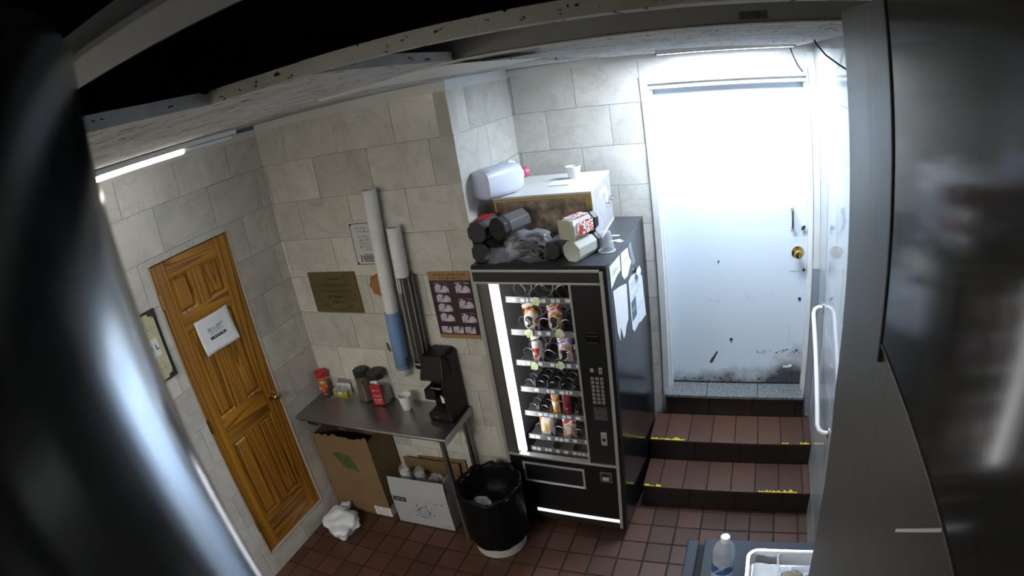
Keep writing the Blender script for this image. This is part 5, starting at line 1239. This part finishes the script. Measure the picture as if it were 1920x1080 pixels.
# ------------------------------------------------------------------ cart in the lower right corner
t = empty('black_cart', (2.70, -1.95, 0.0), 0, 'black service cart at the bottom right beside the steel cladding', 'cart')
bt = mat('cart_black', (0.040, 0.052, 0.075), 0.55, var=0.4, scale=9, rvar=0.12, spec=0.25)
cx1 = 0.565; cy1 = 1.043; cz = 0.90
MB().box(0.018, cx1, 0, cy1, cz - 0.03, cz).build('top', bt, t, bevel=0.004)
MB().box(-0.056, -0.006, 0, cy1 - 0.014, cz - 0.05, cz + 0.002).build('side_rail', bt, t, bevel=0.006)
MB().box(-0.006, 0.018, 0.0, cy1 - 0.02, cz - 0.05, cz - 0.022).build('rail_joint', M['black_matte'], t)
MB().box(0.018, cx1, 0, cy1, 0.25, 0.28).build('lower_shelf', bt, t, bevel=0.004)
for (x, y) in ((0.04, 0.04), (cx1 - 0.04, 0.04), (0.04, cy1 - 0.04), (cx1 - 0.04, cy1 - 0.04)):
    MB().tube([(x, y, 0.08), (x, y, cz - 0.028)], 0.018, 12).build('leg', bt, t, smooth=True, auto=50)
    MB().tube([(x - 0.012, y, 0.04), (x + 0.012, y, 0.04)], 0.040, 18).build('caster', M['black_matte'], t, smooth=True, auto=50)
    MB().box(x - 0.016, x + 0.016, y - 0.014, y + 0.014, 0.075, 0.10).build('caster_fork', M['alu_dark'], t)
t = empty('water_bottle', (2.806, -1.13, cz + 0.0005), R(20), 'clear water bottle with white cap standing on the black cart', 'bottle')
MB().lathe([(0.036, 0), (0.043, 0.006), (0.044, 0.05), (0.042, 0.06), (0.044, 0.07), (0.044, 0.165), (0.043, 0.18), (0.034, 0.205), (0.0165, 0.222), (0.0155, 0.235)], 28, cap1=False).build('body', clear('bottle_plastic', (0.82, 0.86, 0.92), 0.62, 0.1, milky=0.4), t, smooth=True, auto=50)
MB().lathe([(0.018, 0.228), (0.0185, 0.23), (0.0185, 0.25), (0.017, 0.253), (0, 0.253)], 24, cap1=False).build('cap', M['white_plastic'], t, smooth=True, auto=40)
MB().lathe([(0.0445, 0.075), (0.0447, 0.12)], 28, cap0=False, cap1=False).build('label', patches('water_label', [(0.05, 0.14, 0.35), (0.05, 0.14, 0.35), (0.35, 0.4, 0.5), (0.05, 0.12, 0.3)], 18), t, smooth=True)
marks(MB(), 0.05, 0.010, 95, lambda x, z: (0.0452 * math.cos(-2.1 + x / 0.045), 0.0452 * math.sin(-2.1 + x / 0.045), z), 0, 0.135).build('lettering', mat('red_print', (0.2, 0.06, 0.05), 0.5), t)
def rrect(x0, x1, y0, y1, r, n=6):
    out = []
    for (cx_, cy_, a0) in ((x1 - r, y0 + r, -90), (x1 - r, y1 - r, 0), (x0 + r, y1 - r, 90), (x0 + r, y0 + r, 180)):
        out += [(cx_ + r * math.cos(R(a0 + 90 * k / n)), cy_ + r * math.sin(R(a0 + 90 * k / n))) for k in range(n + 1)]
    return out
def tray_mb(x0, x1, y0, y1, h, lip, r, slope=0.015, t0=0.001):
    rings = [(0.0 + lip, h), (0.0 + lip, h + 0.003), (0.0, h + 0.003), (-slope, 0.004)]
    mb = MB(); vs = []; fs = []; n = None
    spec = [(lip, h - 0.002), (lip, h), (0, h), (-slope, t0)]
    for (o_, z) in spec:
        pts = rrect(x0 - o_, x1 + o_, y0 - o_, y1 + o_, max(0.006, r + o_)); n = len(pts); vs += [(p[0], p[1], z) for p in pts]
    for j in range(len(spec) - 1):
        for k in range(n): fs.append((j * n + k, j * n + (k + 1) % n, (j + 1) * n + (k + 1) % n, (j + 1) * n + k))
    fs.append(tuple((len(spec) - 1) * n + k for k in range(n)))
    return mb.add(vs, fs)
t = empty('foil_tray', (2.90, -1.50, cz + 0.0005), 0, 'shiny foil baking tray on the black cart', 'tray')
foil = mat('foil', (0.85, 0.85, 0.86), 0.22, 0.9, bump=0.3, bscale=40)
tray_mb(0.012, 0.345, 0.0, 0.495, 0.045, 0.012, 0.04).build('tray', foil, t, smooth=True, auto=40)
t = empty('food_sheet', (2.93, -1.47, cz + 0.004), 0, 'white sheet of paper lining the foil tray on cart', 'paper')
MB().grid(lambda u, v_: (0.0 + 0.11 * u, 0.02 + 0.40 * v_, 0.020 + 0.008 * math.sin(u * 5 + v_ * 7) - 0.012 * (1 - u)), 8, 12).build('sheet', M['paper'], t, smooth=True)
t = empty('clear_container', (3.02, -1.46, cz + 0.006), 0, 'clear plastic food container inside the foil tray on the cart', 'container')
tray_mb(0.01, 0.19, 0.0, 0.43, 0.060, 0.008, 0.02, 0.012).build('container', clear('pet', (0.9, 0.92, 0.95), 0.5, 0.1, milky=0.5), t, smooth=True, auto=40)
for k, (x, y, s) in enumerate(((0.05, 0.33, 0.032), (0.085, 0.34, 0.030), (0.14, 0.325, 0.026), (0.05, 0.25, 0.03))):
    o = MB().blob((0, 0, s * 0.7), (s, s * 0.9, s * 0.7), 60 + k, 0.15, 2, sub=3).build('pastry', mat('pastry', (0.42, 0.36, 0.27), 0.8, var=0.4, scale=40) if k == 0 else bpy.data.materials['pastry'], smooth=True)
    o.location = (3.02 + x, -1.46 + y, cz + 0.0085)
    tag(o, 'pale brown pastry in the clear container on the cart', 'pastry', 'pastries in the clear container')

# ------------------------------------------------------------------ steel cladding on the right, steel post on the left
t = empty('steel_cabinet', (2.975, -1.885, 0), 0, 'tall brushed stainless steel cabinet side filling the right of the picture', 'cabinet')
edge = [(0.0, 2.826), (0.006, 2.5), (0.012, 2.28), (-0.035, 2.08), (-0.07, 1.93), (-0.085, 1.75), (-0.085, 0.05)]
pts = [(0.0, a, z) for a, z in edge] + [(0.0, -1.6, 0.05), (0.0, -1.6, 2.826)]
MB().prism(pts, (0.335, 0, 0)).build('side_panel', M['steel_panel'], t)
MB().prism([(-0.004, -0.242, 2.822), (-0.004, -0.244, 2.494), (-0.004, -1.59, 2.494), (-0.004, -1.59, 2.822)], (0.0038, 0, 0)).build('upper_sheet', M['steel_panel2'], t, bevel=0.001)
MB().box(-0.0055, -0.0003, -0.2405, -0.2365, 2.47, 2.824).build('seam', M['black_matte'], t)
MB().box(-0.0055, -0.0002, -0.80, -0.245, 2.4920, 2.4930).build('seam_edge', M['alu'], t)
mb = MB(); mb.hexa([(-0.0008, -0.405, 2.392), (-0.0001, -0.405, 2.392), (-0.0001, -0.405, 2.396), (-0.0008, -0.405, 2.396)], [(-0.0008, -0.492, 2.480), (-0.0001, -0.492, 2.480), (-0.0001, -0.492, 2.484), (-0.0008, -0.492, 2.484)])
mb.build('scratch_glint', M['white_paint'], t)  # scratch in the sheet, its glint put in as white
MB().box(0.02, 0.33, -1.58, -0.1, 0.0, 0.05).build('plinth', M['black_matte'], t)

t = empty('steel_post', (CX - 0.1592, CY + 0.0154, 0.0), 0, 'blurred polished steel post close to the lens along the left edge', 'post')
MB().lathe([(0.10, 0.0), (0.10, 0.006), (0.061, 0.012)], 32, cap1=False).build('floor_flange', M['steel_post'], t, smooth=True, auto=40)
MB().lathe([(0.0595, 0.0), (0.06, 0.002), (0.06, 2.808), (0.057, 2.814), (0.0, 2.815)], 48, cap1=False).build('tube', M['steel_post'], t, smooth=True, auto=50)
